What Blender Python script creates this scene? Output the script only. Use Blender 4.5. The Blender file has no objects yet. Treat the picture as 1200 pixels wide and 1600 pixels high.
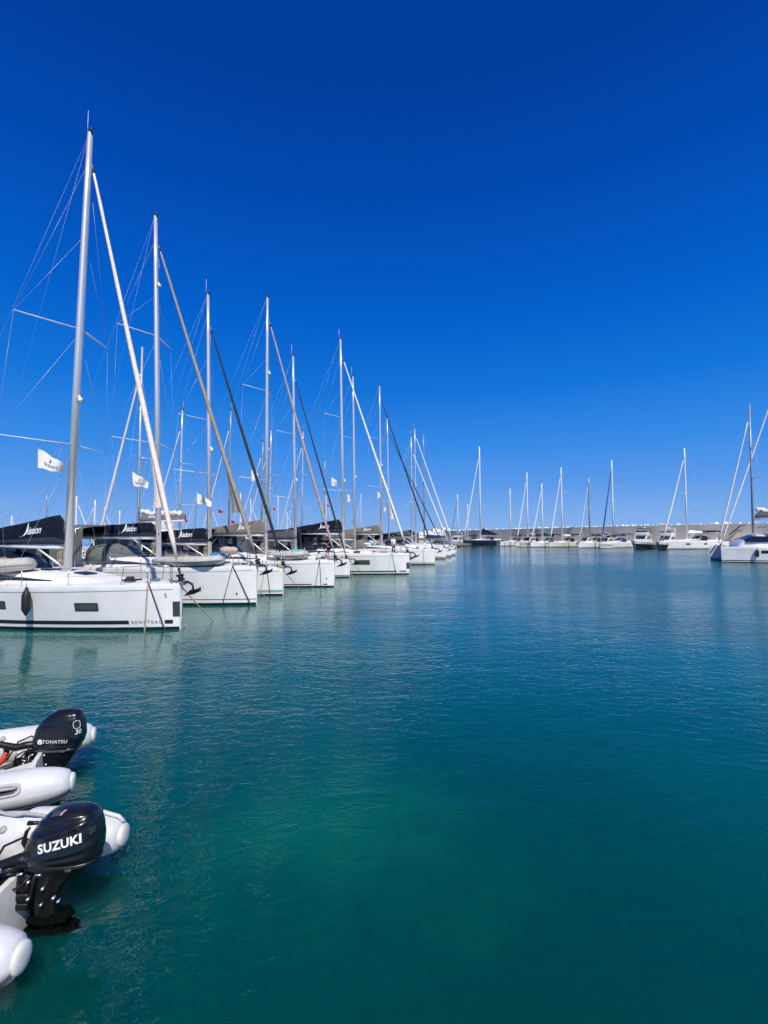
import bpy, bmesh, math, random
from mathutils import Vector, Matrix, noise
from mathutils.bvhtree import BVHTree
R = math.radians
PI = math.pi
random.seed(7)
S = bpy.context.scene
COL = S.collection

# ------------------------------------------------------------------ camera
W0, H0, FPX = 1200, 1600, 770.0
EYE = 3.2
HORIZON = 838.0
cam_d = bpy.data.cameras.new('camera')
cam = bpy.data.objects.new('camera', cam_d)
COL.objects.link(cam)
S.camera = cam
cam_d.sensor_fit = 'VERTICAL'
cam_d.sensor_height = 24.0
cam_d.lens = 24.0 * FPX / H0
cam_d.clip_start = 0.05
cam_d.clip_end = 20000
pitch = math.atan((HORIZON - H0 / 2) / FPX)
ROT = Matrix.Rotation(PI / 2 + pitch, 3, 'X') @ Matrix.Rotation(R(-0.5), 3, 'Z')
cam.matrix_world = Matrix.Translation((0, 0, EYE)) @ ROT.to_4x4()
EYEV = Vector((0, 0, EYE))


def ray(px, py):
    return (ROT @ Vector(((px - W0 / 2) / FPX, (H0 / 2 - py) / FPX, -1))).normalized()


def at_z(px, py, z=0.0):
    d = ray(px, py)
    return EYEV + d * ((z - EYE) / d.z)


def at_y(px, py, y):
    d = ray(px, py)
    return EYEV + d * (y / d.y)


def on_plane(px, py, p, n):
    d = ray(px, py)
    return EYEV + d * ((p - EYEV).dot(n) / d.dot(n))


# ------------------------------------------------------------------ materials
def mat(name, col, rough=0.5, metal=0.0, var=0.0, scale=3.0, bump=0.0, bscale=20.0, coat=0.0, spec=None, col2=None, detail=4.0):
    m = bpy.data.materials.new(name)
    m.use_nodes = True
    nt = m.node_tree
    b = nt.nodes['Principled BSDF']
    if spec is None and rough > 0.69:
        spec = 0.15
    b.inputs['Roughness'].default_value = rough
    b.inputs['Metallic'].default_value = metal
    b.inputs['Coat Weight'].default_value = coat
    b.inputs['Coat Roughness'].default_value = 0.08
    if spec is not None:
        b.inputs['Specular IOR Level'].default_value = spec
    c = (*col, 1)
    b.inputs['Base Color'].default_value = c
    tc = nt.nodes.new('ShaderNodeTexCoord')
    if var or col2:
        n = nt.nodes.new('ShaderNodeTexNoise')
        n.inputs['Scale'].default_value = scale
        n.inputs['Detail'].default_value = detail
        nt.links.new(tc.outputs['Object'], n.inputs['Vector'])
        mx = nt.nodes.new('ShaderNodeMix')
        mx.data_type = 'RGBA'
        mx.inputs['A'].default_value = c
        mx.inputs['B'].default_value = (*col2, 1) if col2 else (*[v * (1 - var) for v in col], 1)
        rp = nt.nodes.new('ShaderNodeMapRange')
        rp.inputs['From Min'].default_value = 0.35
        rp.inputs['From Max'].default_value = 0.68
        nt.links.new(n.outputs['Fac'], rp.inputs['Value'])
        nt.links.new(rp.outputs['Result'], mx.inputs['Factor'])
        nt.links.new(mx.outputs['Result'], b.inputs['Base Color'])
    if bump:
        n2 = nt.nodes.new('ShaderNodeTexNoise')
        n2.inputs['Scale'].default_value = bscale
        n2.inputs['Detail'].default_value = 5
        nt.links.new(tc.outputs['Object'], n2.inputs['Vector'])
        bp = nt.nodes.new('ShaderNodeBump')
        bp.inputs['Strength'].default_value = bump
        bp.inputs['Distance'].default_value = 0.05
        nt.links.new(n2.outputs['Fac'], bp.inputs['Height'])
        nt.links.new(bp.outputs['Normal'], b.inputs['Normal'])
    return m


M = {}
M['gelcoat'] = mat('gelcoat_white', (0.80, 0.80, 0.79), 0.22, scale=1.1, coat=0.3, col2=(0.70, 0.70, 0.685), detail=7)
M['deck'] = mat('deck_white', (0.80, 0.79, 0.77), 0.45, var=0.06, scale=6)
M['cream'] = mat('gelcoat_cream', (0.66, 0.64, 0.55), 0.3, var=0.06, scale=2)
M['line'] = mat('grey_line', (0.22, 0.24, 0.26), 0.4)
M['stripe'] = mat('dark_stripe_and_shade', (0.012, 0.022, 0.03), 0.3)  # hull stripes, and painted shade under two flared motor yacht hulls
M['antifoul'] = mat('antifouling', (0.008, 0.018, 0.03), 0.7, var=0.4, scale=5)
M['navy_hull'] = mat('navy_hull', (0.01, 0.014, 0.035), 0.2, coat=0.4)
M['glass'] = mat('dark_window', (0.012, 0.015, 0.018), 0.08, spec=0.7)
M['frame'] = mat('window_frame', (0.03, 0.032, 0.035), 0.4)
M['pane'] = mat('hull_window_pane', (0.07, 0.085, 0.085), 0.1, spec=0.7, var=0.3, scale=5)
M['alu'] = mat('mast_aluminium', (0.72, 0.72, 0.73), 0.38, metal=0.55, var=0.05, scale=2)
M['alu_white'] = mat('mast_white_paint', (0.80, 0.80, 0.79), 0.3, var=0.04)
M['alu_dark'] = mat('mast_grey_anodised', (0.36, 0.37, 0.39), 0.4, metal=0.4)
M['steel'] = mat('stainless_steel', (0.55, 0.55, 0.56), 0.25, metal=0.9)
M['wire'] = mat('rigging_wire', (0.42, 0.45, 0.52), 0.4, metal=0.4)
M['navy'] = mat('navy_canvas', (0.007, 0.012, 0.024), 0.75, var=0.35, scale=3, bump=0.6, bscale=5)
M['navy_band'] = mat('navy_canvas_band', (0.04, 0.052, 0.075), 0.75, bump=0.4, bscale=7)
M['taupe'] = mat('taupe_canvas', (0.20, 0.175, 0.15), 0.8, var=0.25, scale=3, bump=0.6, bscale=5)
M['taupe_band'] = mat('taupe_band', (0.26, 0.24, 0.22), 0.8, bump=0.4, bscale=7)
M['grey_canvas'] = mat('grey_canvas', (0.10, 0.105, 0.11), 0.8, var=0.3, scale=3, bump=0.6, bscale=5)
M['olive'] = mat('grey_green_canvas', (0.14, 0.16, 0.14), 0.8, var=0.2, scale=3, bump=0.5, bscale=5)
M['green_canvas'] = mat('green_canvas', (0.01, 0.09, 0.055), 0.8, var=0.3)
M['blue_canvas'] = mat('blue_canvas', (0.012, 0.05, 0.2), 0.8, var=0.3)
M['blue_sleeve'] = mat('blue_sail_sleeve', (0.02, 0.10, 0.36), 0.8, var=0.3)
M['sail'] = mat('sailcloth_white', (0.78, 0.76, 0.72), 0.7, var=0.1, scale=4, bump=0.5, bscale=8)
M['sail_cream'] = mat('sailcloth_cream', (0.80, 0.72, 0.64), 0.75, var=0.12, scale=5, bump=0.5, bscale=9)
M['sail_grey'] = mat('sailcloth_grey', (0.33, 0.29, 0.26), 0.75, var=0.2, scale=5, bump=0.5, bscale=9)
M['sail_pink'] = mat('sailcloth_pinkish', (0.42, 0.33, 0.31), 0.75, var=0.2, scale=5, bump=0.5, bscale=9)
M['sail_dark'] = mat('sail_uv_strip_dark', (0.035, 0.038, 0.045), 0.75, var=0.3, scale=5, bump=0.5, bscale=9)
M['black'] = mat('black_plastic', (0.008, 0.008, 0.009), 0.42)
M['anchor'] = mat('anchor_galvanised', (0.06, 0.06, 0.06), 0.5, metal=0.5)
M['fender'] = mat('fender_black', (0.012, 0.013, 0.015), 0.55, var=0.3)
M['rope'] = mat('rope_tan', (0.50, 0.44, 0.33), 0.9, var=0.3, scale=20)
M['rope_dark'] = mat('rope_dark', (0.05, 0.05, 0.055), 0.9)
M['letter_w'] = mat('letter_white', (0.80, 0.80, 0.80), 0.5)
M['letter_k'] = mat('letter_black', (0.015, 0.018, 0.02), 0.5)
M['emblem_grey'] = mat('emblem_grey', (0.10, 0.11, 0.12), 0.5)
M['letter_g'] = mat('letter_grey', (0.09, 0.09, 0.10), 0.6)
M['flag_w'] = mat('flag_white', (0.76, 0.76, 0.78), 0.8, var=0.08)
M['flag_r'] = mat('flag_red', (0.55, 0.02, 0.03), 0.8, var=0.2)
M['teak'] = mat('teak', (0.26, 0.15, 0.08), 0.7, var=0.3, scale=8)
M['clear'] = mat('vinyl_window', (0.16, 0.17, 0.18), 0.15, spec=0.6, var=0.5, scale=2)
M['pvc'] = mat('inflatable_pvc', (0.63, 0.64, 0.66), 0.5, var=0.12, scale=2.6, bump=0.15, bscale=12, col2=(0.53, 0.545, 0.57))
M['pvc_old'] = mat('inflatable_pvc_worn', (0.52, 0.50, 0.46), 0.6, var=0.25, scale=3)
M['pvc_seam'] = mat('inflatable_seam_tape', (0.56, 0.57, 0.59), 0.55, var=0.15, scale=6)
M['pvc_band'] = mat('inflatable_grey_band', (0.40, 0.405, 0.41), 0.6, var=0.2, scale=4)
M['pvc_dark'] = mat('inflatable_dark_line', (0.035, 0.04, 0.055), 0.6)
M['pvc_cap'] = mat('cone_cap', (0.66, 0.66, 0.62), 0.5, var=0.15, scale=9)
M['grp'] = mat('dinghy_floor', (0.60, 0.58, 0.52), 0.5, var=0.35, scale=4, detail=8)
M['grp_pale'] = mat('dinghy_grp', (0.68, 0.67, 0.63), 0.4, var=0.15, scale=5)  # paler fibreglass for transom, seat and hull bottom
M['cowl'] = mat('cowl_black', (0.0085, 0.009, 0.011), 0.30, coat=0.45, spec=0.4, bump=0.03, bscale=60, var=0.3, scale=14)
M['engine'] = mat('engine_black', (0.007, 0.0075, 0.009), 0.42, spec=0.5, var=0.35, scale=16)
M['weed'] = mat('weedy_black', (0.004, 0.006, 0.006), 0.95, spec=0.02, var=0.5, scale=25, bump=0.8, bscale=30)
M['cowl_trim'] = mat('cowl_trim', (0.05, 0.055, 0.06), 0.35)
M['bolt'] = mat('bolt_bright', (0.75, 0.75, 0.75), 0.25, metal=0.8)
M['red'] = mat('red_plastic', (0.55, 0.035, 0.03), 0.45, var=0.15)
M['skin'] = mat('skin', (0.50, 0.30, 0.20), 0.6)
M['hair'] = mat('hair', (0.02, 0.015, 0.01), 0.7)
M['cloth_k'] = mat('dark_shirt', (0.012, 0.013, 0.018), 0.8)
M['cloth_w'] = mat('white_shirt', (0.72, 0.74, 0.78), 0.8)
M['cloth_n'] = mat('navy_trousers', (0.015, 0.022, 0.05), 0.8)
M['concrete'] = mat('breakwater_concrete', (0.68, 0.62, 0.52), 0.9, var=0.30, scale=0.22, bump=0.5, bscale=2.0, detail=9)
M['bow_plate'] = mat('bow_plate_dark', (0.055, 0.07, 0.075), 0.3, metal=0.3)
M['seagreen'] = mat('sea_green_stripe', (0.20, 0.36, 0.36), 0.35)
M['rock'] = mat('white_rock', (0.80, 0.79, 0.77), 0.9, var=0.1, scale=2)
M['house'] = mat('house_white', (0.78, 0.77, 0.74), 0.9, var=0.08)
M['pontoon'] = mat('pontoon_planks', (0.28, 0.24, 0.2), 0.9, var=0.3)
M['cushion'] = mat('cushion_beige', (0.5, 0.42, 0.36), 0.85, var=0.2)
M['turq'] = mat('turquoise_towel', (0.05, 0.42, 0.45), 0.85)
M['blue_bag'] = mat('blue_bag', (0.02, 0.18, 0.55), 0.7)
M['yellow'] = mat('yellow_plastic', (0.65, 0.42, 0.03), 0.6)


# ------------------------------------------------------------------ mesh builder
class MB:
    def __init__(s):
        s.v = []
        s.f = []
        s.mi = []
        s.sm = []

    def add(s, verts, faces, mi=0, smooth=True):
        o = len(s.v)
        s.v += [tuple(p) for p in verts]
        for k, f in enumerate(faces):
            s.f.append(tuple(i + o for i in f))
            s.mi.append(mi[k] if isinstance(mi, list) else mi)
            s.sm.append(smooth)
        return s

    def box(s, x0, x1, y0, y1, z0, z1, mi=0, mtx=None):
        vs = [Vector((x, y, z)) for z in (z0, z1) for y in (y0, y1) for x in (x0, x1)]
        if mtx:
            vs = [mtx @ v for v in vs]
        return s.add(vs, [(0, 2, 3, 1), (4, 5, 7, 6), (0, 1, 5, 4), (2, 6, 7, 3), (0, 4, 6, 2), (1, 3, 7, 5)], mi, False)

    def rbox(s, x0, x1, y0, y1, z0, z1, r=0.03, mi=0, mtx=None):
        bm = bmesh.new()
        bmesh.ops.create_cube(bm, size=1)
        for v in bm.verts:
            v.co = Vector((x0 + (v.co.x + .5) * (x1 - x0), y0 + (v.co.y + .5) * (y1 - y0), z0 + (v.co.z + .5) * (z1 - z0)))
        bmesh.ops.bevel(bm, geom=bm.edges[:], offset=r, segments=3, affect='EDGES', profile=0.5)
        bm.verts.index_update()
        vs = [v.co.copy() for v in bm.verts]
        if mtx:
            vs = [mtx @ v for v in vs]
        s.add(vs, [[v.index for v in f.verts] for f in bm.faces], mi, True)
        bm.free()
        return s

    def tube(s, pts, rad, n=8, mi=0, caps=True):
        pts = [Vector(p) for p in pts]
        if not isinstance(rad, (list, tuple)):
            rad = [rad] * len(pts)
        rings = []
        up = None
        for i, p in enumerate(pts):
            a = pts[max(i - 1, 0)]
            b = pts[min(i + 1, len(pts) - 1)]
            t = (b - a).normalized()
            if up is None:
                up = Vector((0, 0, 1)) if abs(t.z) < 0.9 else Vector((0, 1, 0))
            u = (up - t * up.dot(t)).normalized()
            up = u
            w = t.cross(u)
            rr = rad[i]
            ru, rw = rr if isinstance(rr, tuple) else (rr, rr)
            rings.append([p + u * (math.cos(2 * PI * k / n) * ru) + w * (math.sin(2 * PI * k / n) * rw) for k in range(n)])
        return s.loft(rings, mi, closed=True, caps=caps)

    def loft(s, rings, mi=0, closed=True, caps=True, smooth=True, rowmi=None):
        n = len(rings[0])
        vs = [p for r in rings for p in r]
        fs = []
        ms = []
        for i in range(len(rings) - 1):
            for k in range(n if closed else n - 1):
                k2 = (k + 1) % n
                fs.append((i * n + k, i * n + k2, (i + 1) * n + k2, (i + 1) * n + k))
                ms.append(rowmi(i, k) if rowmi else mi)
        if caps and closed:
            fs.append(tuple(reversed(range(n))))
            ms.append(mi)
            fs.append(tuple((len(rings) - 1) * n + k for k in range(n)))
            ms.append(mi)
        return s.add(vs, fs, ms, smooth)

    def ball(s, c, r, mi=0, nu=10, nv=7):
        c = Vector(c)
        rr = r if isinstance(r, (tuple, list)) else (r, r, r)
        rings = []
        for j in range(nv + 1):
            th = PI * j / nv
            q = max(math.sin(th), 0.01)
            rings.append([c + Vector((rr[0] * q * math.cos(2 * PI * k / nu), rr[1] * q * math.sin(2 * PI * k / nu), -rr[2] * math.cos(th))) for k in range(nu)])
        return s.loft(rings, mi)

    def build(s, name, mats, parent=None):
        me = bpy.data.meshes.new(name)
        me.from_pydata(s.v, [], s.f)
        for m in (mats if isinstance(mats, (list, tuple)) else [mats]):
            me.materials.append(m)
        me.polygons.foreach_set('material_index', s.mi)
        me.polygons.foreach_set('use_smooth', s.sm)
        me.update()
        bm = bmesh.new()
        bm.from_mesh(me)
        bmesh.ops.recalc_face_normals(bm, faces=bm.faces[:])
        bm.to_mesh(me)
        bm.free()
        o = bpy.data.objects.new(name, me)
        COL.objects.link(o)
        if parent:
            o.parent = parent
        return o


def tag(o, label=None, cat=None, group=None, kind=None):
    if label:
        o['label'] = label
    if cat:
        o['category'] = cat
    if group:
        o['group'] = group
    if kind:
        o['kind'] = kind
    return o


def empty(name, loc, rz=0.0, label=None, cat=None, group=None, rot=None):
    o = bpy.data.objects.new(name, None)
    o.empty_display_size = 0.3
    COL.objects.link(o)
    o.location = loc
    o.rotation_euler = rot if rot else (0, 0, rz)
    return tag(o, label, cat, group)


def lerp(a, b, t):
    return a + (b - a) * t


def sharp(o, ang=35):
    # smooth shading with crisp creases above the angle
    me = o.data
    bm = bmesh.new()
    bm.from_mesh(me)
    for e in bm.edges:
        if len(e.link_faces) == 2 and e.calc_face_angle(0) > R(ang):
            e.smooth = False
    bm.to_mesh(me)
    bm.free()
    return o


def text_mesh(body, size, shear=0.0, bold=0.0, align='CENTER', spacing=1.0):
    """returns verts2d, faces of a filled text"""
    cu = bpy.data.curves.new('text', 'FONT')
    cu.body = body
    cu.size = size
    cu.shear = shear
    cu.offset = bold
    cu.space_character = spacing
    cu.align_x = align
    cu.align_y = 'CENTER'
    cu.resolution_u = 3
    o = bpy.data.objects.new('text', cu)
    COL.objects.link(o)
    dg = bpy.context.evaluated_depsgraph_get()
    me = bpy.data.meshes.new_from_object(o.evaluated_get(dg))
    vs = [v.co.copy() for v in me.vertices]
    fs = [tuple(p.vertices) for p in me.polygons]
    bpy.data.objects.remove(o)
    bpy.data.curves.remove(cu)
    bpy.data.meshes.remove(me)
    return vs, fs


TXT = {}


def text(body, size, **k):
    key = (body, tuple(sorted(k.items())))
    if key not in TXT:
        TXT[key] = text_mesh(body, 1.0, **k)
    vs, fs = TXT[key]
    return [v * size for v in vs], fs


def sail_emblem(size):
    """curved sail emblem that stands before the lettering"""
    n = 10
    vs = []
    for i in range(n + 1):
        t = i / n
        y = 0.72 - 1.12 * math.sin(min(1, t * 1.02) * PI / 2)
        xo = 0.20 + .16 * math.sin(PI * t * .9) - 0.75 * t ** 2.6
        wd = 0.03 + 0.26 * math.sin(PI * min(1, t * 0.95 + 0.02))
        vs.append(Vector((xo - wd * 0.5, y, 0)) * size)
        vs.append(Vector((xo + wd * 0.5, y + .03, 0)) * size)
    fs = [(2 * i, 2 * i + 1, 2 * i + 3, 2 * i + 2) for i in range(n)]
    return vs, fs
# ------------------------------------------------------------------ sailing yacht
class HullShape:
    def __init__(s, L, B, F, stern=0.84, bowfull=2.3, sheer=0.10):
        s.L, s.B, s.F, s.stern, s.bf, s.sheer = L, B, F, stern, bowfull, sheer

    def yd(s, t):
        if t < 0.42:
            q = (0.42 - t) / 0.42
            g = 1 - (1 - s.stern) * q * q
        else:
            u = min(1, (t - 0.42) / 0.58)
            g = 1 - 0.965 * u ** s.bf
        return s.B / 2 * g

    def yw(s, t):
        if t < 0.42:
            q = (0.42 - t) / 0.42
            g = 1 - 0.12 * q * q
        else:
            u = min(1, (t - 0.42) / 0.58)
            g = 1 - 0.982 * u ** (s.bf * 0.72)
        return s.B / 2 * 0.93 * g

    def fb(s, t):
        return s.F * (1 - s.sheer + s.sheer * t ** 1.6)

    def y(s, x, z):
        t = x / s.L + 0.5
        k = max(0.0, min(1.0, z / s.fb(t)))
        return lerp(s.yw(t), s.yd(t), k ** 0.75)


def make_hull(hs, mats, parent, n=26, stripe=(0.16, 0.27), line=0.2, stripe_end=2.0, block=None, boot=0.09):
    """mats: topside, antifoul, stripe, line"""
    rings = []
    ts = [1 - (1 - i / n) ** 1.35 for i in range(n + 1)]
    ts[-1] = 1.0
    if block:
        ts = sorted(set(ts + list(block) + [stripe_end]))
    rowz = None
    for t in ts:
        x = (t - 0.5) * hs.L
        F = hs.fb(t)
        zs = [-0.05, boot, stripe[0], stripe[1], lerp(stripe[1], F - line, .35), lerp(stripe[1], F - line, .7), F - line - 0.03, F - line, F - 0.03, F]
        half = [(x, hs.yw(t) * 0.35, -0.42), (x, hs.yw(t) * 0.85, -0.28)]
        for z in zs:
            half.append((x - 0.04 * (1 - z / F) * (1 if t > .98 else 0), hs.y(x, max(z, 0)) - (0.012 if z == F else 0), z))
        ring = [Vector(p) for p in half] + [Vector((p[0], -p[1], p[2])) for p in reversed(half)]
        rings.append(ring)
    m = len(rings[0])
    tlist = ts

    def rowmi(i, k):
        kk = min(k, m - 2 - k)
        tm = (tlist[i] + tlist[i + 1]) / 2
        if kk <= 2:
            return 1
        if kk == 4:
            if tm < stripe_end or (block and block[0] < tm < block[1]):
                return 2
            return 0
        if kk == 8 and tm < 0.985:
            return 3
        return 0
    mb = MB()
    n0 = len(mb.f)
    vs = [p for r in rings for p in r]
    fs, ms = [], []
    for i in range(len(rings) - 1):
        for k in range(m - 1):
            fs.append((i * m + k, i * m + k + 1, (i + 1) * m + k + 1, (i + 1) * m + k))
            ms.append(rowmi(i, k))
    fs.append(tuple(range(m)))
    ms.append(0)
    fs.append(tuple((len(rings) - 1) * m + k for k in range(m)))
    ms.append(0)
    # keel strip
    for i in range(len(rings) - 1):
        fs.append((i * m, (i + 1) * m, (i + 1) * m + m - 1, i * m + m - 1))
        ms.append(1)
    mb.add(vs, fs, ms, True)
    o = mb.build('hull', mats, parent)
    return sharp(o, 40)


def make_deck(hs, parent, m, n=22, crown=0.07):
    rings = []
    for i in range(n + 1):
        t = i / n
        x = (t - 0.5) * hs.L
        w = hs.yd(t) - 0.014
        F = hs.fb(t)
        rings.append([Vector((x, w * k / 4, F - 0.012 + crown * (1 - (k / 4) ** 2) * min(1, w))) for k in range(-4, 5)])
    mb = MB().loft(rings, 0, closed=False, caps=False)
    return mb.build('deck', m, parent)


class Roof:
    """coachroof surface: side(s, f) gives x, y, z"""

    def __init__(s, hs, xa, xf, h, wf=0.62):
        s.hs, s.xa, s.xf, s.h, s.wf = hs, xa, xf, h, wf

    def sec(s, u):
        x = lerp(s.xa, s.xf, u)
        t = x / s.hs.L + 0.5
        base = s.hs.fb(t) - 0.02
        w = s.hs.yd(t) * s.wf
        w = min(w, s.hs.B / 2 * s.wf) * (1 - 0.25 * u ** 3)
        h = s.h * (1 - u ** 2.6) + 0.01
        return x, base, w, h

    def side(s, u, f):
        x, base, w, h = s.sec(u)
        return Vector((x, w * (1 - 0.13 * f), base + 0.05 + h * 0.84 * f))

    def build(s, parent, m, n=18):
        rings = []
        for i in range(n + 1):
            x, b, w, h = s.sec(i / n)
            c = 0.05
            half = [(w, b), (w, b + c), (w * .87, b + c + h * .84), (w * .8, b + c + h * .96), (w * .45, b + c + h * 1.02), (0, b + c + h * 1.05)]
            ring = [Vector((x, y, z)) for y, z in half] + [Vector((x, -y, z)) for y, z in reversed(half[:-1])]
            rings.append(ring)
        mb = MB().loft(rings, 0, closed=True, caps=True)
        return sharp(mb.build('coachroof', m, parent), 45)


def wire(parent, a, b, name='shroud', r=0.0075, m=None):
    return MB().tube([a, b], r, 5).build(name, m or M['wire'], parent)


def sail_cover(parent, x0, z0, ln, h, mats, logo=None, logo_side=-1, seed=0, aft=0.36, logo_at=0.32, logo_size=0.42):
    """lazy bag on the boom; starts at mast x0 and runs aft (-x)"""
    rnd = random.Random(seed)
    rings = []
    n = 28
    prof = []
    for i in range(n + 1):
        s = i / n
        x = x0 - s * ln
        if s < 0.10:
            hh = h * (0.30 + 0.70 * (s / 0.10) ** 0.8)
        else:
            hh = h * lerp(1.0, aft, ((s - 0.1) / 0.9) ** 0.9)
        hh *= 1 + 0.03 * noise.noise(Vector((x * 1.3, seed, 0)))
        w = 0.20 * (1 - 0.35 * s) * (0.55 if i == 0 else 1)
        prof.append((x, hh, w))
        pts = [(0.6, 0.0), (0.92, 0.10), (1.0, 0.24), (0.90, 0.42), (0.68, 0.60), (0.46, 0.78), (0.28, 0.92), (0.10, 1.0)]
        half = []
        for (a, b) in pts:
            q = 1 + 0.16 * noise.noise(Vector((x * 1.7, b * 3, seed * 3.1)))
            half.append((w * a * q, z0 + hh * b))
        ring = [Vector((x, y, z)) for y, z in half] + [Vector((x, -y * 1.02, z)) for y, z in reversed(half)]
        rings.append(ring)
    m = len(rings[0])
    mb = MB().loft(rings, 0, True, True, rowmi=lambda i, k: 1 if k in (0, 1, m - 3, m - 2, m - 1) else 0)
    cov = mb.build('sail_cover', mats, parent)
    if logo:
        lm = MB()
        mid = x0 - ln * logo_at
        vs, fs = text(logo, logo_size, shear=0.22, bold=0.012, spacing=0.86)
        wd = max(v.x for v in vs) - min(v.x for v in vs)
        ev, ef = sail_emblem(logo_size * 1.15)
        allv = [v.copy() for v in vs]
        ex = min(v.x for v in vs) - logo_size * 0.52
        e2 = [Vector((v.x + ex, v.y - logo_size * .02, 0)) for v in ev]
        bv = BVHTree.FromPolygons([tuple(v) for v in mb.v], [list(f) for f in mb.f])
        sgn = logo_side
        for V, F_ in ((allv, fs), (e2, ef)):
            out = []
            for v in V:
                X = mid + (v.x if sgn < 0 else -v.x)
                # follow slope of the bag
                s = max(0, min(1, (x0 - X) / ln))
                hh = h * lerp(1.0, aft, max(0, (s - 0.1) / 0.9) ** 0.9)
                Z = z0 + hh * 0.56 + v.y
                hit = bv.ray_cast(Vector((X, sgn * 2, Z)), Vector((0, -sgn, 0)))
                y = hit[0].y if hit[0] else sgn * 0.1
                out.append(Vector((X, y + sgn * 0.012, Z)))
            lm.add(out, F_, 0, False)
        lm.build('lettering', M['letter_w'], cov)
    return cov


def canopy_top(parent, name, xa, xf, z, w, m, crown=0.22, edge=0.12):
    rings = []
    nx, ny = 8, 10
    for i in range(nx + 1):
        u = i / nx
        ring = []
        for k in range(ny + 1):
            v = k / ny * 2 - 1
            zz = z + crown * (1 - abs(v) ** 2.6) - 0.10 * (2 * u - 1) ** 2 - (edge if k in (0, ny) else 0)
            ring.append(Vector((lerp(xa, xf, u), w * (v if k not in (0, ny) else v * 1.005), zz)))
        rings.append(ring)
    o = MB().loft(rings, 0, False, False).build(name, m, parent)
    md = o.modifiers.new('thick', 'SOLIDIFY')
    md.thickness = 0.02
    return o


def furled_sail(parent, top, foot, r, m, name='furled_genoa', flap=False, flapdir=1, n=16):
    top, foot = Vector(top), Vector(foot)
    pts, rad = [], []
    L = (top - foot).length
    for i in range(n + 1):
        t = i / n
        p = foot.lerp(top, t)
        p += Vector((0, 0, -0.10 * math.sin(PI * t)))
        prof = 0.62 + 0.55 * math.sin(PI * min(1, (t + 0.05) ** 0.55)) if t < 0.9 else lerp(0.8, 0.45, (t - 0.9) / 0.1)
        if t < 0.03:
            prof = 0.45
        pts.append(p)
        rad.append(r * prof * (1 + 0.10 * noise.noise(Vector((t * 30, r * 100, 1)))))
    mb = MB().tube(pts, rad, 8)
    if flap:
        # loose clew hanging aft of the roll
        a = foot.lerp(top, 0.12)
        b = foot.lerp(top, 0.30)
        c = foot.lerp(top, 0.115) + Vector((-0.62, 0.0, 0.04))
        rows = []
        for i in range(7):
            u = i / 6
            p0 = a.lerp(b, u)
            p1 = c.lerp(b, u) + Vector((0, 0.05 * math.sin(u * 7), 0))
            rows.append([p0.lerp(p1, v / 4) + Vector((0, 0.05 * math.sin(v * 1.6 + u * 3), 0)) for v in range(5)])
        mb.loft(rows, 0, False, False)
    return mb.build(name, m, parent)


def anchor_part(parent, x, z, big=1.0, y=0.0, roller_m=None):
    """plough anchor on a bow roller"""
    b = big
    mb = MB()
    # shank lying on the roller, then bending down
    mb.tube([(x - 0.5 * b, y, z + 0.06), (x + 0.28 * b, y, z + 0.06), (x + 0.46 * b, y, z - 0.02 * b), (x + 0.50 * b, y, z - 0.22 * b)], [(0.05 * b, 0.022 * b)] * 4, 6)
    # fluke
    f = [Vector((x + 0.86 * b, y, z - 0.22 * b)), Vector((x + 0.52 * b, y + 0.17 * b, z - 0.18 * b)), Vector((x + 0.06 * b, y, z - 0.44 * b)), Vector((x + 0.52 * b, y - 0.17 * b, z - 0.18 * b)), Vector((x + 0.5 * b, y, z - 0.36 * b)), Vector((x + 0.6 * b, y, z - 0.17 * b))]
    mb.add(f, [(0, 1, 5), (0, 5, 3), (1, 2, 5), (3, 5, 2), (0, 4, 1), (1, 4, 2), (0, 3, 4), (3, 2, 4)], 0, False)
    mb.tube([(x + 0.70 * b, y - .1 * b, z - 0.2 * b), (x + 0.80 * b, y, z - 0.12 * b), (x + 0.7 * b, y + .1 * b, z - 0.2 * b)], 0.028 * b, 6)
    o = mb.build('anchor', M['anchor'], parent)
    rr = MB()
    rr.box(x - 0.5 * b, x + 0.12 * b, y - 0.09, y - 0.065, z - 0.04, z + 0.10)
    rr.box(x - 0.5 * b, x + 0.12 * b, y + 0.065, y + 0.09, z - 0.04, z + 0.10)
    rr.tube([(x + 0.06 * b, y - 0.08, z), (x + 0.06 * b, y + 0.08, z)], 0.05, 8)
    rr.build('bow_roller', roller_m or M['steel'], parent)
    return o


def hull_patch(hs, x0, x1, z0, z1, side, off, mb, mi=0, nx=6, nz=2):
    rows = []
    for j in range(nz + 1):
        z = lerp(z0, z1, j / nz)
        rows.append([Vector((lerp(x0, x1, i / nx), side * (hs.y(lerp(x0, x1, i / nx), z) + off), z)) for i in range(nx + 1)])
    mb.loft(rows, mi, False, False)


def hull_window(hs, x0, x1, z0, z1, parent, sides=(-1,)):
    for sd in sides:
        mb = MB()
        hull_patch(hs, x0, x1, z0, z1, sd, 0.006, mb)
        f = mb.build('hull_window', M['frame'], parent)
        mb = MB()
        e = 0.045
        hull_patch(hs, x0 + e, x1 - e, z0 + e, z1 - e, sd, 0.010, mb)
        mb.build('pane', M['pane'], f)


def hull_text(hs, body, size, x, z, parent, m, side=-1, **k):
    vs, fs = text(body, size, **k)
    out = []
    for v in vs:
        X = x + (v.x if side < 0 else -v.x)
        Z = z + v.y
        out.append(Vector((X, side * (hs.y(X, Z) + 0.006), Z)))
    return MB().add(out, fs, 0, False).build('lettering', m, parent)


def heading(a):
    return Vector((math.cos(a), math.sin(a), 0))


BOATS = {}


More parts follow.
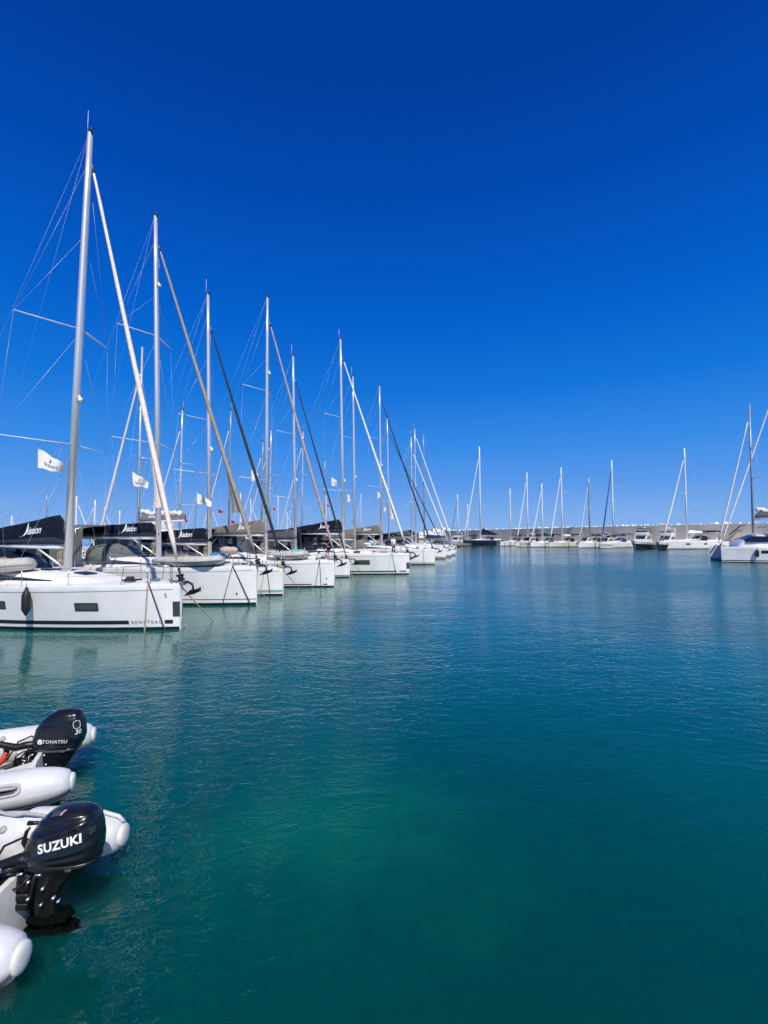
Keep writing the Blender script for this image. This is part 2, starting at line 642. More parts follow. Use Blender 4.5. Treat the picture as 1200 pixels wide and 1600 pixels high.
def sailboat(key, label, bow, rz, L=12.0, B=4.1, F=1.35, mast=None, mast_x=None, mast_h=None, rake=0.0,
             genoa='sail_cream', genoa_r=0.085, furl_frac=0.9, flap=False, cover='navy', cover_h=0.9, boom_z=1.35, logo=None, logo_side=-1,
             detail=2, group=None, hullm=None, mastm='alu', canopy='navy', bimini=True, windows=(), stripe=(0.16, 0.27), stripe_end=2.0, block=None,
             genoa_foot=None, spreaders=(0.29, 0.55), roof_h=0.42, mast_r=0.105, antenna=True, tender=None, name='sailboat', anchor=True, seed=0,
             sheer=0.10, boom=True, deckm='deck', wind=True, cover_len=None, bulb=0.5, aft=0.36, spr_len=1.2, boot=0.09, stripem='stripe'):
    hd = heading(rz)
    wl = at_z(*bow, 0.0) if len(bow) == 2 else Vector(bow)
    org = wl - hd * (L / 2)
    rootm = Matrix.Translation(org) @ Matrix.Rotation(rz, 4, 'Z')
    inv = rootm.inverted()
    root = empty(name, org, rz, label, 'sailboat', group)
    side = heading(rz + PI / 2)
    hs = HullShape(L, B, F, sheer=sheer)
    topm = M[hullm or 'gelcoat']
    make_hull(hs, [topm, M['antifoul'], M[stripem], M['line']], root, n=26 if detail > 1 else 14, stripe=stripe, stripe_end=stripe_end, block=block, boot=boot)
    make_deck(hs, root, M[deckm], n=22 if detail > 1 else 10)
    roof = Roof(hs, -0.14 * L, 0.30 * L, roof_h)
    rf = roof.build(root, M[deckm], 18 if detail > 1 else 8)
    # cabin side windows
    for sd in (-1, 1):
        rows = []
        for j in range(3):
            f = lerp(0.30, 0.86, j / 2)
            row = []
            for i in range(11):
                u = lerp(0.04, 0.66, i / 10)
                taper = 1 - 0.75 * max(0, (i / 10 - 0.3) / 0.7)
                p = roof.side(u, 0.30 + (f - 0.30) * taper)
                row.append(Vector((p.x, sd * (p.y + 0.005), p.z)))
            rows.append(row)
        MB().loft(rows, 0, False, False).build('cabin_window', M['glass'], rf)
    # ---- mast
    if mast:
        pb = inv @ on_plane(mast[0], mast[1], org, side)
        pt = inv @ on_plane(mast[2], mast[3], org, side)
        mx, mtop = pb.x, pt
    else:
        mx = mast_x if mast_x is not None else L * 0.08
        mtop = Vector((mx - rake, 0, mast_h + F + 0.4))
    t = mx / L + 0.5
    u = (mx - roof.xa) / (roof.xf - roof.xa)
    zb = hs.fb(max(0, min(1, t))) + (roof.sec(u)[3] * 1.05 + 0.02 if 0 < u < 1 else 0)
    mb0 = Vector((mx, 0, zb))
    mvec = mtop - mb0
    mast_o = MB().tube([mb0 - Vector((0, 0, .05)), mb0 + mvec * 0.5, mb0 + mvec * 0.85, mtop], [(mast_r * 1.25, mast_r)] * 2 + [(mast_r * 1.1, mast_r * .9), (mast_r * 0.8, mast_r * 0.7)], 12).build('mast', M[mastm], root)
    mp = lambda f: mb0 + mvec * f
    # spreaders
    beam = hs.B / 2
    tips = {}
    lens = (0.78, 0.68, 0.55)
    nw = 6 if detail > 1 else 4
    for j, fr in enumerate(spreaders):
        for sd in (-1, 1):
            a = mp(fr)
            b = a + Vector((-0.42 * beam * lens[j] * spr_len, sd * beam * lens[j] * spr_len, 0.06))
            tips[(j, sd)] = b
            MB().tube([a, b], [(0.024, 0.06), (0.02, 0.04)], nw).build('spreader', M['alu_white' if mastm == 'alu' else mastm], mast_o)
    for sd in (-1, 1):
        tt = (mx - 0.25) / L + 0.5
        ch = Vector((mx - 0.35, sd * (hs.yd(tt) - 0.14), hs.fb(tt)))
        rw = 0.0048
        last = ch
        for j in range(len(spreaders)):
            MB().tube([last, tips[(j, sd)]], rw, 4).build('shroud', M['wire'], root)
            last = tips[(j, sd)]
        MB().tube([last, mp(0.93)], rw, 4).build('shroud', M['wire'], root)
        if detail > 1:
            wire(root, ch, mp(spreaders[0] - 0.01), r=rw)
            if len(spreaders) > 1:
                wire(root, tips[(0, sd)], mp(spreaders[1] - 0.01), r=0.007)
                wire(root, tips[(len(spreaders) - 1, sd)], mp(0.76), r=0.006)
            # backstays
        wire(root, mtop - Vector((0.1, 0, 0.1)), (-L / 2 + 0.15, sd * hs.yd(0.02) * 0.72, hs.fb(0.0) + 0.1), 'backstay', 0.0028)
    # masthead
    if detail > 0:
        mh = MB()
        mh.box(mtop.x - 0.16, mtop.x + 0.12, -0.05, 0.05, mtop.z - 0.02, mtop.z + 0.06)
        mh.tube([mtop + Vector((0.05, 0, 0.05)), mtop + Vector((0.05, 0, 0.24))], 0.045, 8)
        if wind:
            mh.tube([mtop + Vector((0.10, 0, 0.05)), mtop + Vector((0.42, 0.03, 0.16))], 0.005, 4)
            mh.ball(mtop + Vector((0.44, 0.03, 0.18)), (0.045, 0.03, 0.03), 0, 6, 4)
        mh.build('masthead_gear', M['frame'], mast_o)
        if antenna:
            MB().tube([mtop + Vector((-0.15, 0, 0.02)), mtop + Vector((-0.13, 0, 1.0))], [0.016, 0.006], 5).build('antenna', M['alu_white'], mast_o)
        q = mp(bulb)
        lamp = MB().tube([q + Vector((mast_r * 1.2, 0, -0.05)), q + Vector((mast_r * 1.2 + 0.12, 0, -0.05))], [0.07, 0.11], 8)
        lamp.tube([q + Vector((mast_r * 1.2 + 0.02, 0, -0.02)), q + Vector((mast_r * 1.2 + 0.04, 0, 0.16))], [0.09, 0.02], 8)
        lamp.build('steaming_light', M['gelcoat'], mast_o)
    # boom and sail cover
    bz = zb + boom_z
    bl = cover_len or min(L * 0.40, mx + L / 2 - 1.0)
    if boom:
        bx = mp((bz - zb) / mvec.z).x - mast_r * 1.4
        MB().tube([(bx, 0, bz), (bx - bl - 0.25, 0, bz + 0.05)], [(0.10, 0.07), (0.09, 0.065)], 10).build('boom', M['alu_white' if detail > 1 else 'alu'], root)
        if cover:
            sail_cover(root, bx - 0.02 + (0.28 if detail > 1 else 0), bz + 0.10, bl, cover_h, [M[cover], M[cover + '_band'] if (cover + '_band') in M else M[cover]], logo, logo_side, seed, aft=aft)
        if detail > 0:
            MB().tube([(mx - 0.18, 0, zb + 0.15), (bx - 1.55, 0, bz - 0.08)], [0.045, 0.035], 8).build('boom_vang', M['alu_white'], root)
        if detail > 1:
            # lazy jacks and sheets
            for sd in (-1, 1):
                a = mp(spreaders[0]) + Vector((-0.12, sd * 0.35, 0))
                for q in (0.30, 0.55, 0.85):
                    wire(root, a, (bx - bl * q, sd * 0.14, bz + 0.15 + 0.3 * cover_h), 'lazy_jack', 0.0032, M['rope'])
            wire(root, (bx - bl * 0.72, 0.05, bz - 0.06), (mx - 0.40 * L, 0.3, zb + 0.05), 'mainsheet', 0.012, M['rope'])
            wire(root, (bx - bl * 0.78, -0.05, bz - 0.06), (mx - 0.40 * L, -0.3, zb + 0.05), 'mainsheet', 0.012, M['rope'])
    # furled genoa
    xb = L / 2 - 0.42
    zf = hs.fb(0.97)
    if genoa:
        genoa_r *= .9
        tp = mp(furl_frac) + Vector((mast_r * 1.4, 0, 0))
        if genoa_foot:
            gf = inv @ on_plane(*genoa_foot, org, side)
            gf = Vector((gf.x, 0, gf.z))
        else:
            gf = Vector((xb, 0, zf + 0.5))
        dr = (tp - gf).normalized()
        low = gf - dr * ((gf.z - zf) / dr.z)
        g = furled_sail(root, tp - dr * 0.45, gf, genoa_r, M[genoa], flap=flap, n=22 if detail > 1 else 8)
        MB().tube([low, tp], 0.012, 5).build('forestay', M['wire'], root)
        if detail > 0:
            d = MB()
            p = low
            d.tube([p + dr * 0.10, p + dr * 0.14], 0.13, 12)
            d.tube([p + dr * 0.14, p + dr * 0.26], 0.09, 12)
            d.tube([p + dr * 0.26, p + dr * 0.30], 0.13, 12)
            d.tube([p, p + dr * 0.55], 0.045, 8)
            d.build('furler_drum', M['black'], root)
            s2 = MB().tube([tp - dr * 0.45, tp - dr * 0.28], [0.05, 0.065], 8)
            s2.build('furler_swivel', M['black'], root)
    # deck fittings
    if detail > 0:
        # pulpit
        pz = 0.62
        pl = MB()
        xs = [L / 2 - 1.75, L / 2 - 1.0, L / 2 - 0.35]
        yy = [hs.yd(x / L + .5) - 0.06 for x in xs]
        zz = [hs.fb(x / L + .5) for x in xs]
        rr = 0.016 if detail > 1 else 0.02
        for sd in (-1, 1):
            pl.tube([(xs[0] - .05, sd * yy[0], zz[0]), (xs[0] + .08, sd * yy[0], zz[0] + pz), (xs[1], sd * yy[1], zz[1] + pz + .02), (xs[2] + .02, sd * max(yy[2], .14), zz[2] + pz - .02), (xs[2] + .12, sd * max(yy[2], .12), zz[2])], rr, 6)
            pl.tube([(xs[1] + .05, sd * yy[1], zz[1]), (xs[1], sd * yy[1], zz[1] + pz + .02)], rr, 6)
        pl.build('pulpit', M['steel'], root)
        px_ = [L / 2 - 1.75 - (k + 1) * (L * 0.62) / 5 for k in range(5)]
        for sd in (-1, 1):
            prev = Vector((xs[0] + .08, sd * yy[0], zz[0] + pz))
            for x in px_:
                tt = x / L + .5
                b = Vector((x, sd * (hs.yd(tt) - 0.07), hs.fb(tt)))
                tq = b + Vector((0, 0, pz))
                MB().tube([b, tq], 0.014, 6).build('stanchion', M['steel'], root)
                prev = tq
            pts1 = [Vector((xs[0] + .08, sd * yy[0], zz[0] + pz))] + [Vector((x, sd * (hs.yd(x / L + .5) - 0.07), hs.fb(x / L + .5) + pz)) for x in px_]
            pts2 = [p - Vector((0, 0, 0.30)) for p in pts1]
            MB().tube(pts1, 0.0055, 4).build('lifeline', M['wire'], root)
            MB().tube(pts2, 0.0055, 4).build('lifeline', M['wire'], root)
        # pushpit
        for sd in (-1, 1):
            pp = MB()
            x0 = -L / 2 + 1.2
            y0 = hs.yd(0.1) - 0.08
            zt = hs.fb(0.05)
            pp.tube([(x0, sd * y0, zt), (x0, sd * y0, zt + .65), (-L / 2 + .1, sd * hs.yd(0) * 0.95, zt + .65), (-L / 2 + .1, sd * hs.yd(0) * 0.95, zt)], 0.016, 6)
            pp.tube([(-L / 2 + .1, sd * hs.yd(0) * 0.95, zt + .65), (-L / 2 + .08, sd * hs.yd(0) * 0.45, zt + .65), (-L / 2 + .08, sd * hs.yd(0) * 0.45, zt)], 0.016, 6)
            pp.build('pushpit', M['steel'], root)
    if detail > 1:
        # hatches, cleats, winches, windlass
        def ztop(x):
            uu = (x - roof.xa) / (roof.xf - roof.xa)
            return hs.fb(x / L + .5) + (roof.sec(uu)[3] * 1.05 + 0.03 if 0 < uu < 1 else 0.06)
        for x, w, l in ((mx + 1.0, 0.52, 0.62), (mx - 0.9, 0.5, 0.5), (L / 2 - 2.3, 0.5, 0.5)):
            z1, z2 = ztop(x - l / 2), ztop(x + l / 2)
            hb = MB()
            a = math.atan2(z2 - z1, l)
            mt = Matrix.Translation((x, 0, (z1 + z2) / 2 + 0.03)) @ Matrix.Rotation(-a, 4, 'Y')
            hb.rbox(-l / 2, l / 2, -w / 2, w / 2, -0.03, 0.03, 0.015, 0, mt)
            hb.build('deck_hatch', M['glass'], root)
        for sd in (-1, 1):
            xc = L / 2 - 0.95
            yc = hs.yd(xc / L + .5) - 0.08
            zc = hs.fb(xc / L + .5)
            c = MB().tube([(xc - .14, sd * yc, zc + .06), (xc + .14, sd * yc, zc + .06)], 0.018, 6)
            c.tube([(xc - .05, sd * yc, zc), (xc - .05, sd * yc, zc + .06)], 0.015, 6).tube([(xc + .05, sd * yc, zc), (xc + .05, sd * yc, zc + .06)], 0.015, 6)
            c.build('cleat', M['steel'], root)
            wx = roof.xa + 0.5
            wz = ztop(wx)
            w_ = MB().tube([(wx, sd * .75, wz - .02), (wx, sd * .75, wz + .07), (wx, sd * .75, wz + .09), (wx, sd * .75, wz + .17)], [.085, .07, .06, .075], 12)
            w_.build('winch', M['steel'], root)
        wb = MB().rbox(L / 2 - 1.35, L / 2 - 1.05, -.12, .12, zf - .02, zf + .13, .03)
        wb.build('windlass', M['steel'], root)
        # loose coil and halyards at the mast foot
        hl = MB()
        for k in range(5):
            a = mp(0.02 + 0.0 * k)
            hl.tube([(mx - .16 + .02 * k, -.16 + 0.05 * k, zb + 0.1), mp(0.18) + Vector((-.12, -.06 + .03 * k, 0))], 0.008, 4)
        for k in range(6):
            c = Vector((mx - .22, -.2 + .07 * k, zb + .5 + .05 * (k % 2)))
            hl.tube([c + Vector((.05 * math.cos(q), .03 * math.sin(2 * q), .28 * math.sin(q))) for q in [2 * PI * i / 10 for i in range(11)]], 0.012, 4)
        hl.build('halyards', M['rope'], root)
    if anchor and detail > 0:
        anchor_part(root, L / 2 + 0.02, zf - 0.02, 1.0)
    # cockpit: coaming, sprayhood, bimini, wheels
    xa = roof.xa
    zc = hs.fb(0.3)
    for sd in (-1, 1):
        MB().rbox(-L / 2 + 1.0, xa + .05, sd * hs.yd(.15) * .55 - .2, sd * hs.yd(.15) * .55 + .2, zc - .05, zc + .30, .08).build('cockpit_coaming', M[deckm], root)
    if canopy:
        w = roof.sec(0.05)[2] * 1.02
        # sprayhood: fabric hood with vinyl window in front
        rings, n = [], 12
        zr = zc + roof_h * 0.95
        for i, (x, h, ww) in enumerate(((xa + 0.95, 0.06, w * .92), (xa + 0.45, 0.62, w * .98), (xa + 0.0, 0.80, w), (xa - 0.55, 0.78, w))):
            rings.append([Vector((x, ww * math.cos(PI * k / n) if 0 < k < n else ww * (1 if k == 0 else -1), zr - .25 * (k in (0, n)) + h * (math.sin(PI * k / n) ** 0.42 if 0 < k < n else 0))) for k in range(n + 1)])
        sh = MB().loft(rings, 0, False, False, rowmi=lambda i, k: 1 if i == 0 and k in (2, 3, 4, 7, 8, 9) else 0).build('sprayhood', [M[canopy], M['clear']], root)
        sh.modifiers.new('thick', 'SOLIDIFY').thickness = 0.015
    if bimini and canopy:
        zt = zc + 2.02
        bw = hs.yd(.2) * .86
        b = canopy_top(root, 'bimini', -L / 2 + 0.9, xa - 0.6, zt, bw, M[canopy])
        for x in (-L / 2 + 1.1, (-L / 2 + xa) / 2 + .2, xa - 0.75):
            MB().tube([(x, -bw, zc), (x, -bw, zt - .05), (x, -bw * .6, zt + .13), (x, bw * .6, zt + .13), (x, bw, zt - .05), (x, bw, zc)], 0.016, 5).build('bow_frame', M['steel'], b)
    if detail > 1 and canopy and bimini:
        # side curtains under the bimini with a vinyl pane
        for sd in (-1, 1):
            x0, x1 = -L / 2 + 1.2, xa - .2
            rows = []
            for j in range(5):
                rows.append([Vector((lerp(x0, x1, i / 8), sd * bw * (1.0 + .05 * j / 4) + .02 * math.sin(i * 2.1 + j), lerp(zt - .1, zc + .35, j / 4))) for i in range(9)])
            cu = MB().loft(rows, 0, False, False, rowmi=lambda i, k: 1 if i in (1, 2) and k in (1, 2, 4, 5, 6) else 0)
            cu.build('side_curtain', [M[canopy], M['clear']], root)
    if detail > 0:
        for sd in (-1, 1):
            xw, yw, zw = -L / 2 + 2.0, sd * .9, zc + .55
            wh = MB()
            ringp = [Vector((xw, yw + .42 * math.cos(2 * PI * k / 16), zw + .42 * math.sin(2 * PI * k / 16))) for k in range(17)]
            wh.tube(ringp, 0.018, 5, caps=False)
            for k in range(3):
                a = 2 * PI * k / 3 + .4
                wh.tube([(xw, yw, zw), (xw, yw + .42 * math.cos(a), zw + .42 * math.sin(a))], 0.01, 4)
            wo = wh.build('steering_wheel', M['steel'], root)
            MB().rbox(xw - .02, xw + .28, yw - .16, yw + .16, zc - .1, zw + .08, .04).build('binnacle', M[deckm], wo)
    for wd in windows:
        hull_window(hs, *wd, root, (-1, 1))
    rec = dict(root=root, hs=hs, L=L, inv=inv, mat=rootm, mp=mp, zb=zb, mx=mx, roof=roof, org=org, side=side, tips=tips, F=F)
    BOATS[key] = rec
    return rec


def line_between(a, b, label, r=0.011, m='rope', sag=0.0, group='mooring lines at the bows'):
    a, b = Vector(a), Vector(b)
    n = 10
    pts = [(a.lerp(b, i / n) - Vector((0, 0, sag * math.sin(PI * i / n)))) - a for i in range(n + 1)]
    o = MB().tube(pts, r * 1.55, 6).build('mooring_line', M[m])
    o.location = a
    return tag(o, label, 'mooring line', group)


def flag_obj(label, p, px_w, h, d, textbody=None, m='flag_w', group=None, name='flag', seed=0, tsize=0.4, droop=0.25):
    """waving flag; p = upper hoist corner, d = fly direction (unit, horizontal)"""
    d = Vector(d).normalized()
    nrm = Vector((-d.y, d.x, 0))
    nx, ny = 16, 8

    def fn(u, v):
        amp = 0.20 * u ** .8 * px_w
        off = amp * math.sin(u * 6.0 + v * 1.6 + seed) + 0.05 * px_w * math.sin(u * 11 + v * 3 + seed * 2) * u
        dz = -h * v * (1 - .50 * u ** 1.2) - droop * px_w * u ** 1.2 + .04 * h * math.sin(u * 9 + seed)
        return d * (u * px_w * 0.93) + nrm * off + Vector((0, 0, dz))
    rows = [[fn(i / nx, j / ny) for i in range(nx + 1)] for j in range(ny + 1)]
    mb = MB().loft(rows, 0, False, False)
    o = mb.build(name, M[m])
    o.location = p
    tag(o, label, 'flag', group)
    if textbody:
        vs, fs = text(textbody, tsize * h, shear=.1)
        wid = max(v.x for v in vs) - min(v.x for v in vs)
        k = min(1, 0.72 * px_w / wid)
        # choose which face looks at the camera
        tocam = (EYEV - Vector(p))
        sg = 1 if nrm.dot(tocam) > 0 else -1
        right = 1 if d.x > 0 else -1
        out = []
        for v in vs:
            u = 0.5 + right * v.x * k / px_w
            q = fn(u, 0.66 - v.y * k / h)
            out.append(q + nrm * (0.02 * sg))
        lt = MB().add(out, fs, 0, False)
        ev, ef = sail_emblem(h * .30)
        out = []
        for v in ev:
            u = 0.5 + right * (v.x - .06) / px_w
            q = fn(u, 0.30 - (v.y - .05) / h)
            out.append(q + nrm * (0.02 * sg))
        lt.add(out, ef, 0, False)
        lt.build('lettering', M['letter_g'], o)
    return o


def fender(label, p, ln=0.85, r=0.15, group=None, m='fender'):
    """cylindrical fender hanging from point p"""
    prof = [(0.02, 0.05), (0.05, 0.0), (0.05, -0.05), (r * .75, -0.14), (r, -0.24), (r, -0.24 - ln * .55), (r * .75, -ln + .05), (0.05, -ln - .03), (0.04, -ln - .08)]
    rings = [[Vector((rr * math.cos(2 * PI * k / 14), rr * math.sin(2 * PI * k / 14), z)) for k in range(14)] for rr, z in prof]
    root = MB().loft(rings).build('fender', M[m])
    root.location = p
    MB().tube([(0, 0, 0), (0, 0, .25)], 0.012, 5).build('lanyard', M['rope'], root)
    return tag(root, label, 'fender', group)


def tender(label, org, rz, L=2.8, w=1.4, r=0.19, m='pvc_old', upside=True, name='inflatable_tender', flat=1.0):
    root = empty(name, org, rz, label, 'tender', 'tenders stowed on foredecks')
    pts = [(-L / 2, -w / 2 + r, 0), (L * .12, -w / 2 + r, 0), (L * .34, -w * .27, .03), (L / 2 - r, -w * .1, .07), (L / 2 - r, w * .1, .07), (L * .34, w * .27, .03), (L * .12, w / 2 - r, 0), (-L / 2, w / 2 - r, 0)]
    # densify
    P = []
    for i in range(len(pts) - 1):
        for k in range(4):
            P.append(Vector(pts[i]).lerp(Vector(pts[i + 1]), k / 4))
    P.append(Vector(pts[-1]))
    for _ in range(2):
        P = [P[0]] + [(P[i - 1] + P[i] * 2 + P[i + 1]) / 4 for i in range(1, len(P) - 1)] + [P[-1]]
    rr = [(r * flat, r)] * len(P)
    rr[0] = (r * .35, r * .35)
    rr[-1] = (r * .35, r * .35)
    rr[1] = (r * flat * .85, r * .85)
    rr[-2] = (r * flat * .85, r * .85)
    MB().tube([p + Vector((0, 0, r * flat)) for p in P], rr, 12).build('tube', M[m], root)
    strake = [p + Vector((0, 0, r * flat)) for p in P]
    rows = []
    for sd in (-1,):
        n = len(P)
        out = []
        for i, p in enumerate(P):
            a, b = P[max(0, i - 1)], P[min(n - 1, i + 1)]
            tn = (b - a).normalized()
            nn = Vector((tn.y, -tn.x, 0)).normalized()
            out.append(p + nn * (r * .97) + Vector((0, 0, r * flat)))
        MB().tube(out[1:-1], 0.035, 6).build('rubbing_strake', M['pvc_band'], root)
    hull = []
    for i in range(9):
        u = i / 8
        x = lerp(-L / 2 + .15, L / 2 - .35, u)
        ww = (w / 2 - r) * (1 - u ** 3 * .85)
        z0 = r * flat
        hull.append([Vector((x, -ww, z0 + .04)), Vector((x, -ww * .5, z0 + .12 * flat + .05)), Vector((x, 0, z0 + .28 * flat)), Vector((x, ww * .5, z0 + .12 * flat + .05)), Vector((x, ww, z0 + .04))])
    MB().loft(hull, 0, False, False).build('bottom', M['grp_pale'] if flat > .8 else M[m], root)
    return root
# ------------------------------------------------------------------ motor yacht
def motor_yacht(label, wl, rz, L=10.0, B=3.4, F=1.3, fly=True, arch=True, hard=False, name='motor_yacht', topm='gelcoat', lower=None, canopym=None, group='boats along the breakwater', dome=False):
    hd = heading(rz)
    org = at_z(*wl, 0.0) - hd * (L / 2) if len(wl) == 2 else Vector(wl)
    root = empty(name, org, rz, label, 'motor yacht', group)
    rings = []
    n = 16
    for i in range(n + 1):
        t = i / n
        x = (t - .5) * L
        u = max(0, (t - .45) / .55)
        yd = B / 2 * (1 - .97 * u ** 2.6) * (.93 + .07 * min(1, t / .3))
        yw = B / 2 * .86 * (1 - .985 * u ** 1.5)
        f = F * (.80 + .35 * t ** 2)
        rk = 0.75 * u ** 3
        half = [(x - rk * 1.1, yw * .4, -.35), (x - rk, yw, 0.0), (x - rk * .9, yw * 1.0, .10), (x - rk * .5, lerp(yw, yd, .35), f * .5), (x - rk * .3, lerp(yw, yd, .62), f * .66), (x - .0, yd, f * .97), (x, yd - .03, f)]
        rings.append([Vector(p) for p in half] + [Vector((p[0], -p[1], p[2])) for p in reversed(half)])
    m = len(rings[0])
    lw = M[lower] if lower else M[topm]  # where given, a dark paint stands for the shade under the flare
    mb = MB().loft(rings, 0, True, True, rowmi=lambda i, k: (1 if min(k, m - 2 - k) <= 1 else (3 if min(k, m - 2 - k) in (2, 3) else 0)))
    sharp(mb.build('hull', [M[topm], M['antifoul'], M['stripe'], lw], root), 40)
    dk = []
    for i in range(9):
        t = i / 8
        u = max(0, (t - .45) / .55)
        yd = B / 2 * (1 - .97 * u ** 2.6) * .97
        f = F * (.80 + .35 * t ** 2)
        dk.append([Vector(((t - .5) * L, yd * q, f + .06 * (1 - q * q) - .01)) for q in (-1, -.5, 0, .5, 1)])
    MB().loft(dk, 0, False, False).build('deck', M['deck'], root)
    fz = F * .93
    # cabin with raked windscreen
    w = B * .36
    h = 1.35
    prof = [(-.22 * L, fz - .1), (-.20 * L, fz + h), (.06 * L, fz + h + .05), (.20 * L, fz + .48), (.36 * L, fz + .12), (.38 * L, fz - .05)]
    cab = []
    for sd in (-1, 1):
        cab.append([Vector((x, sd * w * (1 - .14 * max(0, (z - fz) / h)) * (1 - .45 * max(0, (x / L - .1) / .28)), z)) for x, z in prof])
    mb = MB()
    vs = cab[0] + cab[1]
    k = len(prof)
    fs = [tuple(range(k)), tuple(reversed(range(k, 2 * k)))] + [(i, i + k, i + 1 + k, i + 1) for i in range(k - 1)]
    cabo = sharp(mb.add(vs, fs, 0, False).build('cabin', M[topm], root))
    # windows
    for sd in (-1, 1):
        q = []
        for x, z in ((-.17 * L, fz + .72), (-.17 * L, fz + 1.16), (.045 * L, fz + 1.18), (.13 * L, fz + .76)):
            y = w * (1 - .14 * (z - fz) / h) * (1 - .45 * max(0, (x / L - .1) / .28)) + .012
            q.append(Vector((x, sd * y, z)))
        MB().add(q, [(0, 1, 2, 3)], 0, False).build('side_window', M['glass'], cabo)
    a, b = Vector((.068 * L, 0, fz + h + .02)), Vector((.185 * L, 0, fz + .56))
    dn = Vector((b.z - a.z, 0, -(b.x - a.x))).normalized() * -.015
    ww = w * .74
    MB().add([a + dn + Vector((0, -ww, 0)), a + dn + Vector((0, ww, 0)), b + dn + Vector((0, ww * .93, 0)), b + dn + Vector((0, -ww * .93, 0))], [(0, 1, 2, 3)], 0, False).build('windscreen', M['glass'], cabo)
    ztop = fz + h + .05
    if fly:
        fl = MB()
        fl.rbox(-.24 * L, .07 * L, -w * .95, w * .95, ztop, ztop + .12, .05)
        for sd in (-1, 1):
            fl.rbox(-.20 * L, .05 * L, sd * w * .9 - .05, sd * w * .9 + .05, ztop + .1, ztop + .62, .04)
        fl.rbox(.01 * L, .07 * L, -w * .9, w * .9, ztop + .1, ztop + .68, .05)
        fl.rbox(-.12 * L, -.05 * L, -w * .7, w * .7, ztop + .1, ztop + .55, .05)
        fl.build('flybridge', M[topm], root)
        MB().add([(.065 * L, -w * .85, ztop + .66), (.065 * L, w * .85, ztop + .66), (.03 * L, w * .8, ztop + .98), (.03 * L, -w * .8, ztop + .98)], [(0, 1, 2, 3)], 0, False).build('flybridge_screen', M['glass'], root)
        ztop += .6
    if arch:
        am = MB()
        for x in (-.18 * L, -.12 * L):
            am.tube([(x, -w * .95, ztop - .3), (x - .2, -w * .9, ztop + .95), (x - .2, w * .9, ztop + .95), (x, w * .95, ztop - .3)], 0.05, 6)
        am.tube([(-.16 * L, -w * .5, ztop + .95), (-.16 * L + .4, -w * .5, ztop + 1.35)], .035, 5)
        am.tube([(-.16 * L, w * .2, ztop + .95), (-.16 * L - .1, w * .2, ztop + 1.7)], .02, 5)
        am.build('radar_arch', M['gelcoat' if not hard else 'frame'], root)
        MB().tube([(-.15 * L - .1, 0, ztop + .98), (-.15 * L - .1, 0, ztop + 1.2)], [.28, .24], 12).build('radar_dome', M['gelcoat'], root)
    if dome:
        MB().ball((-.15 * L, .3, ztop + 1.6), .38).tube([(-.15 * L, .3, ztop + .6), (-.15 * L, .3, ztop + 1.3)], .06, 6).build('satellite_dome', M['gelcoat'], root)
    if canopym:
        canopy_top(root, 'canopy', -.46 * L, -.16 * L, fz + 1.75, w * .98, M[canopym])
        for x in (-.44 * L, -.2 * L):
            MB().tube([(x, -w * .98, fz), (x, -w * .95, fz + 1.7)], .02, 5).tube([(x, w * .98, fz), (x, w * .95, fz + 1.7)], .02, 5).build('canopy_frame', M['steel'], root)
    # rail at the bow
    rl = MB()
    for sd in (-1, 1):
        pts = []
        for i in range(9):
            t = lerp(.45, .985, i / 8)
            u = max(0, (t - .45) / .55)
            yd = B / 2 * (1 - .97 * u ** 2.6) * .93
            pts.append(Vector(((t - .5) * L, sd * yd, F * (.80 + .35 * t ** 2) + .55)))
        rl.tube(pts, .02, 5)
        for p in pts[::2]:
            rl.tube([p, p - Vector((0, 0, .55))], .016, 5)
    rl.build('bow_rail', M['steel'], root)
    return root


